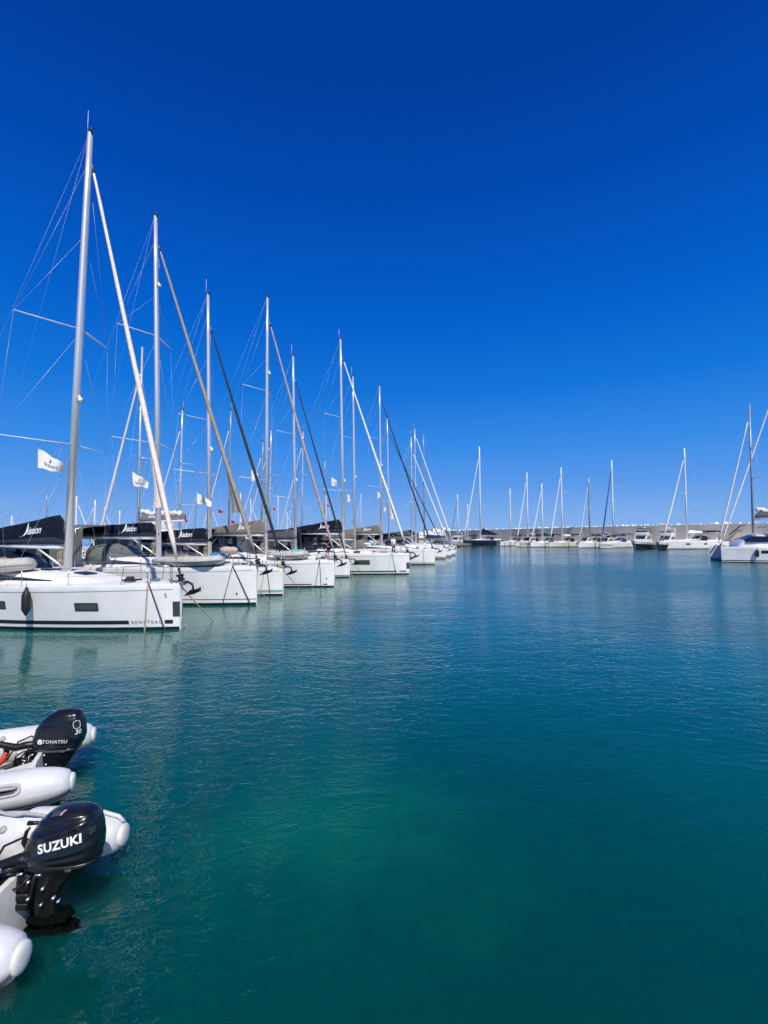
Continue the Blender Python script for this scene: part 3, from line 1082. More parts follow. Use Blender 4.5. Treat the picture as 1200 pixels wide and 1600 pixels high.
def catamaran(label, org, rz, mast_px=None, L=13.5, B=7.4, group=None, cover='taupe', logo=None, mast_h=19, sx=0.0, mastm='alu', gr=.13):
    root = empty('catamaran', org, rz, label, 'catamaran', group)
    hs = HullShape(L, 1.9, 1.75, stern=.9)
    for sd in (-1, 1):
        o = make_hull(hs, [M['gelcoat'], M['antifoul'], M['stripe'], M['line']], root, n=14, line=.3)
        o.location = (0, sd * (B / 2 - .95), 0)
        d = make_deck(hs, root, M['deck'], 10)
        d.location = (0, sd * (B / 2 - .95), 0)
    MB().rbox(-L * .42, L * .18 + sx * .8, -B / 2 + 1, B / 2 - 1, .85, 1.72, .1).build('bridgedeck', M['gelcoat'], root)
    w = B * .36
    rings = []
    for x, k, h in ((-L * .2, 1, 1.35), (-L * .05, 1, 1.45), (L * .08, .96, 1.35), (L * .17, .85, .75), (L * .21, .75, .05)):
        ring = []
        x += sx
        for q in range(13):
            a = PI * q / 12
            ring.append(Vector((x, w * k * math.cos(a) * (1 if q not in (0, 12) else 1), 1.7 + h * max(0, math.sin(a)) ** .4)))
        rings.append(ring)
    cab = MB().loft(rings, 0, False, False).build('cabin', M['gelcoat'], root)
    rows = []
    for x, k in ((-L * .18, 1.005), (-L * .05, 1.01), (L * .08, .975), (L * .155, .885)):
        hi = x < L * .1
        x += sx
        rows.append([Vector((x, -w * k - .03, 2.2)), Vector((x, -w * k * .975 - .01, 2.85 if hi else 2.45))])
    MB().loft(rows, 0, False, False).build('cabin_window', M['glass'], cab)
    rows = [[Vector((p.x, -p.y, p.z)) for p in r] for r in rows]
    MB().loft(rows, 0, False, False).build('cabin_window', M['glass'], cab)
    ht = canopy_top(root, 'hardtop', -L * .44 + sx, -L * .04 + sx, 3.95, w * 1.05, M['gelcoat'], crown=.18, edge=.1)
    for x in (-L * .42, -L * .2):
        for sd in (-1, 1):
            MB().tube([(x, sd * w * .98, 1.7), (x, sd * w, 3.9)], .05, 6).build('hardtop_post', M['gelcoat'], root)
    fb_ = MB()
    fb_.rbox(-L * .20, -L * .12, -1.4, 1.4, 4.15, 4.75, .1)
    fb_.build('helm_seat', M['gelcoat'], root)
    mx = L * .05 + sx
    zb = 3.15
    mt = Vector((mx - .2, 0, mast_h))
    arcs = [(x + sx, k, h) for x, k, h in ((L * .065, .975, 1.36), (L * .09, .95, 1.27), (L * .125, .905, 1.03), (L * .155, .87, .83))]
    MB().loft([[Vector((x + .03, w * k * 1.005 * math.cos(R(lerp(16, 164, q / 12))), 1.72 + h * math.sin(R(lerp(16, 164, q / 12))) ** .4)) for q in range(13)] for x, k, h in arcs], 0, False, False).build('windscreen', M['glass'], cab)
    mo = MB().tube([(mx, 0, zb), mt], [(.17, .12), (.11, .08)], 10).build('mast', M[mastm], root)
    bz = 4.85
    bl = L * .42
    MB().tube([(mx - .2, 0, bz), (mx - .2 - bl, 0, bz + .1)], [(.14, .1)] * 2, 8).build('boom', M['alu_white'], root)
    sail_cover(root, mx - .25, bz + .12, bl, .75, [M[cover], M.get(cover + '_band', M[cover])], logo, 1, 3, aft=.8)
    sm = MB()
    rnd = random.Random(4)
    pts = []
    for i in range(26):
        u = i / 25
        pts.append(Vector((mx - .35 - u * bl * .9, .06 * math.sin(u * 23), bz + .75 + .16 * math.sin(u * 17) * (1 - u) + .18 * (1 - u))))
    sm.tube(pts, [(.22 + .09 * math.sin(i * 1.9), .17) for i in range(26)], 9)
    sm.build('stowed_mainsail', M['sail'], root)
    for fr, ln in ((.42, 1.5), (.66, 1.1)):
        p = Vector((mx, 0, zb)).lerp(mt, fr)
        for sd in (-1, 1):
            MB().tube([p, p + Vector((-.5, sd * ln, .05))], .035, 5).build('spreader', M['alu'], mo)
    for sd in (-1, 1):
        MB().tube([(mx - .8, sd * (B / 2 - .5), 1.8), Vector((mx, 0, zb)).lerp(mt, .86)], .01, 4).build('shroud', M['wire'], root)
    tp = Vector((mx, 0, zb)).lerp(mt, .86) + Vector((.2, 0, 0))
    ft = Vector((L * .47, 0, 2.1))
    furled_sail(root, tp, ft, gr, M['sail'], n=10)
    MB().tube([(L * .45, -B / 2 + .9, 1.75), (L * .47, 0, 1.75), (L * .45, B / 2 - .9, 1.75)], .09, 8).build('crossbeam', M['alu'], root)
    MB().add([(L * .19 + sx * .8, -B / 2 + 1.2, 1.62), (L * .44, -B / 2 + 1.2, 1.62), (L * .44, B / 2 - 1.2, 1.62), (L * .19 + sx * .8, B / 2 - 1.2, 1.62)], [(0, 1, 2, 3)], 0, False).build('trampoline', M['grey_canvas'], root)
    return root


# ------------------------------------------------------------------ dinghies (stern at +x)
def rib(label, org, rz, spacing=1.38, L=3.2, r=0.21, zc=0.30, trans_x=-0.42, handle=False, band='pvc_band', pads=False):
    root = empty('inflatable_dinghy', org, rz, label, 'dinghy', 'dinghies moored at the quay')
    hy = spacing / 2
    path = []
    cone = 0.50
    N = 8
    side1 = [(0.0, hy * .985), (-cone * .5, hy * .995), (-cone, hy), (-1.0, hy), (-1.6, hy), (-2.1, hy * .97), (-2.5, hy * .86), (-2.85, hy * .6), (-3.05, hy * .25)]
    P = [Vector((x, y, zc + .0 + .10 * max(0, (-x - 1.6) / 1.5))) for x, y in side1]
    P += [Vector((p.x, -p.y, p.z)) for p in reversed(P)]
    D = []
    for i in range(len(P) - 1):
        for k in range(5):
            # catmull-rom
            p0, p1, p2, p3 = P[max(0, i - 1)], P[i], P[i + 1], P[min(len(P) - 1, i + 2)]
            t = k / 5
            D.append(.5 * ((2 * p1) + (p2 - p0) * t + (2 * p0 - 5 * p1 + 4 * p2 - p3) * t * t + (3 * p1 - p0 - 3 * p2 + p3) * t ** 3))
    D.append(P[-1])
    rad = []
    for p in D:
        d = -p.x
        if d < cone:
            q = d / cone
            rad.append(r * (0.43 + .57 * math.sqrt(max(0, 1 - (1 - q) ** 1.8))))
        else:
            rad.append(r)
    tb = MB().tube(D, rad, 28, caps=True).build('tube', M['pvc'], root)
    # end caps
    for sd in (1, -1):
        c = Vector((0.0, sd * hy * .985, zc))
        rings = []
        for x, rr in ((-.035, r * .48), (.0, r * .47), (.012, r * .46), (.022, r * .43), (.032, r * .34), (.038, r * .20), (.040, .004)):
            rings.append([c + Vector((x, rr * math.cos(2 * PI * k / 24), rr * math.sin(2 * PI * k / 24))) for k in range(24)])
        MB().loft(rings).build('cone_cap', M['pvc_cap'], root)
    # strakes on the outer face: wide grey band, dark line under it
    def strake(name, ang, half, out, m):
        rows = [[], [], [], []]
        for i in range(0, len(D)):
            p = D[i]
            a, b = D[max(0, i - 1)], D[min(len(D) - 1, i + 1)]
            tn = (b - a).normalized()
            nn = Vector((tn.y, -tn.x, 0)).normalized()
            if nn.dot(Vector((p.x + 1.2, p.y, 0))) < 0:
                nn = -nn
            rr = rad[i]
            for j, (aa, oo) in enumerate(((ang - half, .0), (ang - half * .8, out), (ang + half * .8, out), (ang + half, 0))):
                rows[j].append(p + nn * ((rr + oo) * math.cos(aa)) + Vector((0, 0, (rr + oo) * math.sin(aa))))
        MB().loft(rows, 0, False, False).build(name, m, root)
    strake('rubbing_strake', R(-12), R(15), .012, M[band])
    strake('dark_piping', R(-33), R(5), .014, M['pvc_dark'])
    # glued seam tapes round the tube
    last = None
    for i, p in enumerate(D[:-1]):
        if 2 <= i and (last is None or i - last >= 11):
            if p.x < -.47:
                last = i
                tn = (D[i + 1] - D[i - 1]).normalized()
                nn = Vector((tn.y, -tn.x, 0))
                rg_ = []
                for s_, o_ in ((-.028, .000), (-.026, .0035), (.026, .0035), (.028, .000)):
                    rg_.append([p + tn * s_ + nn * ((rad[i] + o_) * math.cos(2 * PI * k / 28)) + Vector((0, 0, (rad[i] + o_) * math.sin(2 * PI * k / 28))) for k in range(28)])
                MB().loft(rg_, 0, True, False).build('seam_tape', M['pvc_seam'], root)
    # inflation valve on each tube
    for sd in (1, -1):
        c = Vector((-1.05, sd * (hy - r * .72), zc + r * .70))
        MB().tube([c, c + Vector((0, -sd * .012, .014))], .032, 14).build('valve', M['pvc_band'], root)
    # hull under the tubes and floor
    rows = []
    for i in range(9):
        u = i / 8
        x = lerp(trans_x, -2.9, u)
        ww = (hy - r * .35) * (1 - u ** 3 * .7)
        zt = .05 + .2 * u ** 2
        rows.append([Vector((x, -ww, zt + .07)), Vector((x, -ww * .5, zt - .10)), Vector((x, 0, zt - .24)), Vector((x, ww * .5, zt - .10)), Vector((x, ww, zt + .07))])
    MB().loft(rows, 0, False, False).build('hull_bottom', M['grp_pale'], root)
    fl = MB()
    fl.rbox(-2.6, trans_x - .05, -hy + r * .7, hy - r * .7, .12, .17, .02)
    fl.build('floor', M['grp'], root)
    tr = MB()
    y0 = hy - r * .75
    # transom: thick board, knuckles and outer skirt
    tr.rbox(trans_x - .055, trans_x + .0, -y0, y0, -.06, zc + .19, .015)
    for sd in (-1, 1):
        a = sd * y0
        tr.add([(trans_x - .45, a - .02, zc + .13), (trans_x - .45, a - sd * .10, zc + .13), (trans_x, a - sd * .16, zc + .19), (trans_x + .02, a, zc + .19), (trans_x - .45, a, .1), (trans_x - .45, a - sd * .1, .1), (trans_x, a - sd * .16, .1), (trans_x + .02, a, .1)], [(0, 1, 2, 3), (4, 7, 6, 5), (0, 4, 5, 1), (1, 5, 6, 2), (2, 6, 7, 3), (3, 7, 4, 0)], 0, False)
    tr.build('transom', M['grp_pale'], root)
    # thwart
    MB().rbox(-1.55, -1.2, -hy + r * .5, hy - r * .5, zc + .06, zc + .13, .03).build('seat', M['grp_pale'], root)
    if handle:
        # moulded carrying handle on the camera side tube
        rows = []
        cx = -.62
        hn = MB()
        for sd in (-1,):
            for (e, o_, mi) in ((1.0, .012, 0), (.72, .020, 1)):
                g = []
                for i in range(25):
                    a = 2 * PI * i / 24
                    ux = math.copysign(abs(math.cos(a)) ** .5, math.cos(a)) * .17 * e
                    uz = math.copysign(abs(math.sin(a)) ** .6, math.sin(a)) * R(17) * e * (1 if mi == 0 else .75)
                    an = R(28) + uz
                    g.append(Vector((cx + ux, sd * (hy + (r + o_) * math.cos(an)), zc + (r + o_) * math.sin(an))))
                if mi == 0:
                    base = g
                    hn.add(g[:-1], [tuple(range(24))], 0, False)
                else:
                    hn.add(g[:-1], [tuple(range(24))], 1, False)
            bar = []
            for i in range(9):
                u = i / 8
                an = R(30)
                o_ = .02 + .035 * math.sin(PI * u)
                bar.append(Vector((cx + lerp(-.13, .13, u), sd * (hy + (r + o_) * math.cos(an)), zc + (r + o_) * math.sin(an))))
            hn.tube(bar, .018, 8, 0)
            hb = hn.build('carry_handle', [M['pvc_band'], M['pvc_dark']], root)
    if pads:
        sd = 1
        g = MB()
        for i in range(3):
            x0, x1 = (-1.25, -.75, -.18)[i], (-.75, -.30, .0)[i]
        # padded grab pad and rope on the far tube
        rows = []
        for i in range(13):
            x = lerp(-.95, -.50, i / 12)
            e = 1 - abs(2 * i / 12 - 1) ** 6
            rows.append([Vector((x, sd * (hy + (r + .035 * e * math.cos((k / 6 - .5) * 2.4)) * math.cos(R(lerp(58, 112, k / 6)))), zc + (r + .045 * e * (1 - abs(k / 3 - 1) ** 3)) * math.sin(R(lerp(58, 112, k / 6))))) for k in range(7)])
        g.loft(rows, 0, False, False).build('tube_pad', M['pvc'], root)
        gr = MB()
        rp = [Vector((lerp(-1.7, -.30, i / 14), sd * hy - .06 - .03 * math.sin(i * .9), zc + r + .03 + .02 * math.sin(i * 1.7))) for i in range(15)]
        gr.tube(rp, .016, 8).build('grab_line', M['pvc_band'], root)
        tb2 = MB().tube([(-.30, sd * hy, zc + .185), (-.2, sd * hy + .0, zc + .215), (-.05, sd * hy, zc + .17), (.0, sd * hy, zc + .12)], .02, 8)
        tb2.build('tow_strap', M['pvc'], root)
    # a coil of fuel hose, cleat and drain on the transom
    h = MB()
    h.tube([(trans_x - .5, .25, .2), (trans_x - .3, .18, .3), (trans_x - .1, .12, zc + .24), (trans_x + .1, .08, zc + .3)], .018, 8)
    h.tube([(trans_x - .6, -.2, .2), (trans_x - .35, -.12, .36), (trans_x - .12, -.05, zc + .27)], .012, 8)
    h.build('fuel_hose', M['black'], root)
    return root


def superring(cx, cy, z, a, b, e, n, tilt=0.0):
    out = []
    for k in range(n):
        t = 2 * PI * k / n
        c, s = math.cos(t), math.sin(t)
        x = a * math.copysign(abs(c) ** (2 / e), c)
        y = b * math.copysign(abs(s) ** (2 / e), s)
        out.append(Vector((cx + x, cy + y, z + tilt * x)))
    return out


def interp(tab, z):
    if z <= tab[0][0]:
        return tab[0][1:]
    for i in range(len(tab) - 1):
        if z <= tab[i + 1][0]:
            t = (z - tab[i][0]) / (tab[i + 1][0] - tab[i][0])
            t = t * t * (3 - 2 * t) * .5 + t * .5
            return tuple(lerp(a, b, t) for a, b in zip(tab[i][1:], tab[i + 1][1:]))
    return tab[-1][1:]


def outboard(label, org, rz, prof, words, style, tilt=0.0, sc=1.0):
    """outboard motor; local +x points aft; z=0 is the bottom of the cowl"""
    root = empty('outboard_motor', org, rz, label, 'outboard motor', 'outboard motors', rot=(0, tilt, rz))
    root.scale = (sc, sc, sc)
    n, rows = 56, 40
    z0, z1 = prof[0][0], prof[-1][0]
    rings = []
    for j in range(rows + 1):
        u = j / rows
        z = lerp(z0, z1, 1 - (1 - u) ** 1.25)
        xf, xr, hw, e = interp(prof, z)
        ring = superring((xf + xr) / 2, 0, z, (xr - xf) / 2, hw, e, n, 0.0)
        q = []
        for p in ring:
            uu = (p.x - xf) / max(1e-4, xr - xf)
            d = 0.0
            zz = (z - z0) / (z1 - z0)
            side = abs(p.y) / max(hw, 1e-4)
            if style == 's':
                # sculpted swooshes along the side
                for (c0, c1, amp, wd) in ((.52, .84, .022, .045), (.12, .38, .020, .045), (.02, .20, .014, .03)):
                    uu = max(0.0, min(1.0, uu))
                    cc = lerp(c0, c1, uu ** 1.1)
                    d += amp * math.exp(-((zz - cc) / wd) ** 2) * max(0.0, math.sin(PI * min(1, max(0, uu)))) ** .6
                d -= 0.012 * math.exp(-((zz - lerp(.66, .9, uu)) / .05) ** 2) * max(0.0, math.sin(PI * min(1, max(0, uu))))
            else:
                cc = .62 - 1.1 * (uu - .35) ** 2 if uu > .2 else .6
                d += .014 * math.exp(-((zz - cc) / .05) ** 2) * (1 if uu > .3 else uu / .3)
                cc = lerp(.10, .02, uu) + .12 * (uu - .5) ** 2
                d += .012 * math.exp(-((zz - cc) / .035) ** 2)
                if uu > .80:
                    d += -.012 * math.exp(-((uu - .84) / .02) ** 2)
            nn = Vector((0, p.y, 0)).normalized() if abs(p.y) > 1e-5 else Vector((0, 0, 0))
            q.append(p + nn * d * min(1, side * 1.2))
        rings.append(q)
    cb = MB().loft(rings)
    cowl = cb.build('cowl', M['cowl'], root)
    bv = BVHTree.FromPolygons([tuple(v) for v in cb.v], [list(f) for f in cb.f])

    def wrap(vs, fs, m, x, z, ang, name='lettering', off=.004):
        ca, sa = math.cos(ang), math.sin(ang)
        out = []
        for v in vs:
            X, Z = x + v.x * ca - v.y * sa, z + v.x * sa + v.y * ca
            hit = bv.ray_cast(Vector((X, -1, Z)), Vector((0, 1, 0)))
            y = hit[0].y - off if hit[0] else -.2
            out.append(Vector((X, y, Z)))
        return MB().add(out, fs, 0, False).build(name, m, cowl)

    for (body, size, x, z, ang, bold, shear, sp) in words:
        vs, fs = text(body, size, bold=bold, shear=shear, spacing=sp)
        wrap(vs, fs, M['letter_w'], x, z, ang)
    # collar under the cowl
    xf, xr, hw, e = prof[0][1:]
    rings = [superring((xf + xr) / 2, 0, z, (xr - xf) / 2 * k, hw * k, e, 32) for z, k in ((z0 + .012, 1.0), (z0 + .012, 1.035), (z0 - .025, 1.035), (z0 - .03, 1.0))]
    MB().loft(rings).build('cowl_seal', M['cowl_trim'] if style == 't' else M['engine'], root)
    # lower pan and leg
    c0 = (xf + xr) / 2
    hl = (xr - xf) / 2
    if style == 's':
        legp = [(z0 - .02, c0, hl * .97, hw * .96), (z0 - .07, c0 - .02, hl * .86, hw * .86), (z0 - .14, c0 - .07, hl * .64, hw * .62), (z0 - .22, c0 - .115, hl * .44, .085), (z0 - .32, c0 - .14, hl * .35, .065), (z0 - .50, c0 - .15, hl * .32, .055), (z0 - .60, c0 - .145, hl * .33, .05)]
    else:
        legp = [(z0 - .02, c0, hl * .95, hw * .95), (z0 - .10, c0 - .02, hl * .86, hw * .84), (z0 - .22, c0 - .05, hl * .70, hw * .60), (z0 - .34, c0 - .09, hl * .50, .085), (z0 - .45, c0 - .11, hl * .38, .065), (z0 - .62, c0 - .12, hl * .33, .05)]
    rings = []
    for i in range(25):
        z = lerp(legp[0][0], legp[-1][0], i / 24)
        for a, b in zip(legp[:-1], legp[1:]):
            if a[0] >= z >= b[0]:
                t = (a[0] - z) / (a[0] - b[0])
                t = t * t * (3 - 2 * t) * .4 + t * .6
                q = [lerp(p, s_, t) for p, s_ in zip(a, b)]
                break
        rings.append(superring(q[1], 0, z, q[2], q[3], 3.0, 28))
    MB().loft(rings).build('leg', M['engine'], root)
    zl = legp[-1][0]
    xl = legp[-1][1]
    # cavitation plates, gearcase, skeg, propeller
    gp = MB()
    for z, a, b, o_ in ((zl + .10, .19, .10, .03), (zl - .0, .22, .10, .06)):
        rg_ = []
        for zz, kk in ((z + .03, .72), (z + .016, .98), (z - .0, 1.05), (z - .018, .95), (z - .035, .7)):
            ring = superring(xl + o_, 0, zz, a * kk, b * kk, 2.4, 40)
            rg_.append([Vector((xl + o_ + (p.x - xl - o_) * (1 + .22 * noise.noise(p * 17)), p.y * (1 + .3 * noise.noise(p * 23)), p.z + .022 * noise.noise(p * 31))) for p in ring])
        gp.loft(rg_)
    gp.build('cavitation_plate', M['weed'], root)
    gc = MB()
    gc.loft([superring(xl, 0, zl - .01, .11, .035, 2.4, 20), superring(xl, 0, zl - .20, .10, .035, 2.4, 20)])
    gc.tube([(xl - .26, 0, zl - .22), (xl - .2, 0, zl - .22), (xl - .08, 0, zl - .22), (xl + .12, 0, zl - .22), (xl + .2, 0, zl - .22)], [.008, .045, .065, .06, .045], 14)
    gc.add([(xl - .1, 0, zl - .26), (xl + .1, 0, zl - .26), (xl + .1, 0.004, zl - .42), (xl + .02, 0.004, zl - .42), (xl - .1, .012, zl - .26), (xl + .1, .012, zl - .26)], [(0, 1, 2, 3), (4, 3, 2, 5), (0, 3, 4), (1, 5, 2)], 0, False)
    gc.build('gearcase', M['weed'], root)
    pr = MB()
    pc = Vector((xl + .25, 0, zl - .22))
    pr.tube([pc - Vector((.06, 0, 0)), pc + Vector((.05, 0, 0))], [.05, .035], 10)
    for k in range(3):
        a = 2 * PI * k / 3 + .3
        rowsb = []
        for i in range(5):
            rr = .04 + .1 * i / 4
            wd = .055 * math.sin(PI * (.25 + .7 * i / 4))
            rowsb.append([pc + Vector((wd * s_ * .6, rr * math.cos(a + s_ * wd * 6), rr * math.sin(a + s_ * wd * 6))) for s_ in (-1, 0, 1)])
        pr.loft(rowsb, 0, False, False)
    pr.build('propeller', M['weed'], root)
    # clamp bracket on the transom side
    br = MB()
    for sd in (-1, 1):
        for q in range(4):
            br.rbox(xf - .08 + .012 * q, xf + .05 + .004 * q, sd * .112 - .018, sd * .112 + .018, z0 - .36 + q * .078, z0 - .36 + q * .078 + .058, .014)
        br.tube([(xf - .07, sd * .105, z0 - .36), (xf - .05, sd * .105, z0 - .2), (xf - .02, sd * .105, z0 - .05)], .022, 8)
        br.tube([(xf + .05, sd * .105, z0 - .36), (xf + .07, sd * .105, z0 - .2), (xf + .10, sd * .105, z0 - .05)], .016, 8)
        br.rbox(xf - .22, xf - .06, sd * .115 - .02, sd * .115 + .02, z0 - .14, z0 - .08, .015)
        br.rbox(xf - .22, xf - .18, sd * .115 - .02, sd * .115 + .02, z0 - .32, z0 - .08, .012)
        br.tube([(xf - .22, sd * .115, z0 - .22), (xf - .31, sd * .115, z0 - .22)], .014, 8)
        br.tube([(xf - .31, sd * .115 - .05, z0 - .22), (xf - .31, sd * .115 + .05, z0 - .22)], .012, 8)
    br.tube([(xf + .03, 0, z0 - .44), (xf + .03, 0, z0 - .02)], .055, 12)
    br.rbox(xf - .08, xf + .12, -.10, .10, z0 - .08, z0 + .0, .02)
    br.build('clamp_bracket', M['engine'], root)
    for (x, z, r_) in ((xf + .16, z0 - .20, .013), (xf + .25, z0 - .28, .013), (xf + .15, z0 - .33, .010), (xf + .29, z0 - .31, .011), (xf + .06, z0 - .12, .012), (xf + .06, z0 - .26, .012)):
        yb = -(.135 if x < xf + .12 else .105)
        MB().tube([(x, yb + .02, z), (x, yb - .012, z)], r_, 8).build('bolt', M['bolt'], root)
    # small bright fittings: hose clips, link rod, zinc strip
    for q, (x, y, z, l, dz) in enumerate(((xf - .02, -.16, z0 - .04, .05, .01), (xf - .12, -.15, z0 - .10, .06, -.02), (xf - .20, -.14, z0 - .02, .04, .02), (xf + .12, -.14, z0 - .06, .05, .0), (xf - .10, -.14, z0 - .24, .02, -.07))):
        MB().tube([(x, y, z), (x + l, y - .004, z + dz)], .009, 6).build('clip', M['bolt'], root)
    # latch and tell-tale
    MB().rbox(xr * .35, xr * .35 + .055, -hw * 1.05, -hw * .95, z0 - .035, z0 - .008, .008).build('latch', M['cowl_trim'], root)
    # tiller / steering arm to the front
    ti = MB()
    if style == 't':
        ti.tube([(xf + .06, -.02, z0 + .06), (xf - .14, -.04, z0 + .05), (xf - .24, -.05, z0 + .03), (xf - .50, -.06, z0 + .11), (xf - .80, -.07, z0 + .17)], [.045, .05, .048, .038, .032], 10)
        ti.tube([(xf - .80, -.07, z0 + .17), (xf - 1.0, -.075, z0 + .20)], [.036, .034], 10)
    else:
        ti.tube([(xf + .05, 0, z0 - .02), (xf - .10, 0, z0 - .015), (xf - .24, -.01, z0 - .05), (xf - .42, -.02, z0 - .08)], [.05, .055, .045, .04], 10)
        ti.tube([(xf - .42, -.02, z0 - .08), (xf - .75, -.03, z0 - .09)], [.036, .034], 10)
        ti.tube([(xf - .05, .06, z0 + .02), (xf - .11, .06, z0 + .10), (xf - .085, .06, z0 + .19), (xf - .06, .06, z0 + .22)], [.03, .02, .016, .012], 7)
        ti.tube([(xf - .0, .10, z0 + .24), (xf - .10, .10, z0 + .24)], [.016, .02], 7)
        ti.tube([(xf - .05, -.10, z0 - .05), (xf - .2, -.14, z0 - .11), (xf - .3, -.12, z0 - .2), (xf - .42, -.1, z0 - .24)], .012, 7)
        ti.tube([(xf - .02, -.13, z0 - .04), (xf - .12, -.17, z0 - .03), (xf - .26, -.15, z0 - .07), (xf - .5, -.17, z0 - .2)], .012, 7)
    ti.build('tiller', M['engine'], root)
    hs_ = MB()
    hs_.tube([(xf + .02, .05, z0 + .05), (xf - .12, .08, z0 + .13), (xf - .3, .1, z0 + .05), (xf - .45, .12, z0 - .2)], .011, 7)
    hs_.tube([(xf + .02, -.06, z0 - .0), (xf - .10, -.09, z0 - .06), (xf - .2, -.1, z0 - .25), (xf - .34, -.12, z0 - .35)], .009, 7)
    hs_.tube([(xf + .0, -.12, z0 - .02), (xf - .07, -.19, z0 + .03), (xf - .17, -.19, z0 - .03), (xf - .22, -.16, z0 - .16), (xf - .16, -.14, z0 - .27), (xf - .3, -.1, z0 - .36)], .011, 7)
    hs_.tube([(xf + .08, -.13, z0 - .07), (xf + .0, -.17, z0 - .14), (xf - .1, -.16, z0 - .17), (xf - .2, -.14, z0 - .11), (xf - .38, -.1, z0 - .2)], .008, 7)
    hs_.build('cable', M['black'], root)
    return root, cowl, bv, wrap


# ------------------------------------------------------------------ people
def skin_mesh(name, pts, edges, root, m, parent=None, sub=2):
    me = bpy.data.meshes.new(name)
    keys = list(pts)
    idx = {k: i for i, k in enumerate(keys)}
    me.from_pydata([pts[k][0] for k in keys], [(idx[a], idx[b]) for a, b in edges], [])
    me.materials.append(m)
    o = bpy.data.objects.new(name, me)
    COL.objects.link(o)
    md = o.modifiers.new('skin', 'SKIN')
    md.use_smooth_shade = True
    me.skin_vertices.new() if not me.skin_vertices else None
    for k in keys:
        sv = me.skin_vertices[0].data[idx[k]]
        r = pts[k][1]
        sv.radius = r if isinstance(r, tuple) else (r, r)
        sv.use_root = (k == root)
    sb = o.modifiers.new('sub', 'SUBSURF')
    sb.levels = sb.render_levels = sub
    if parent:
        o.parent = parent
    return o


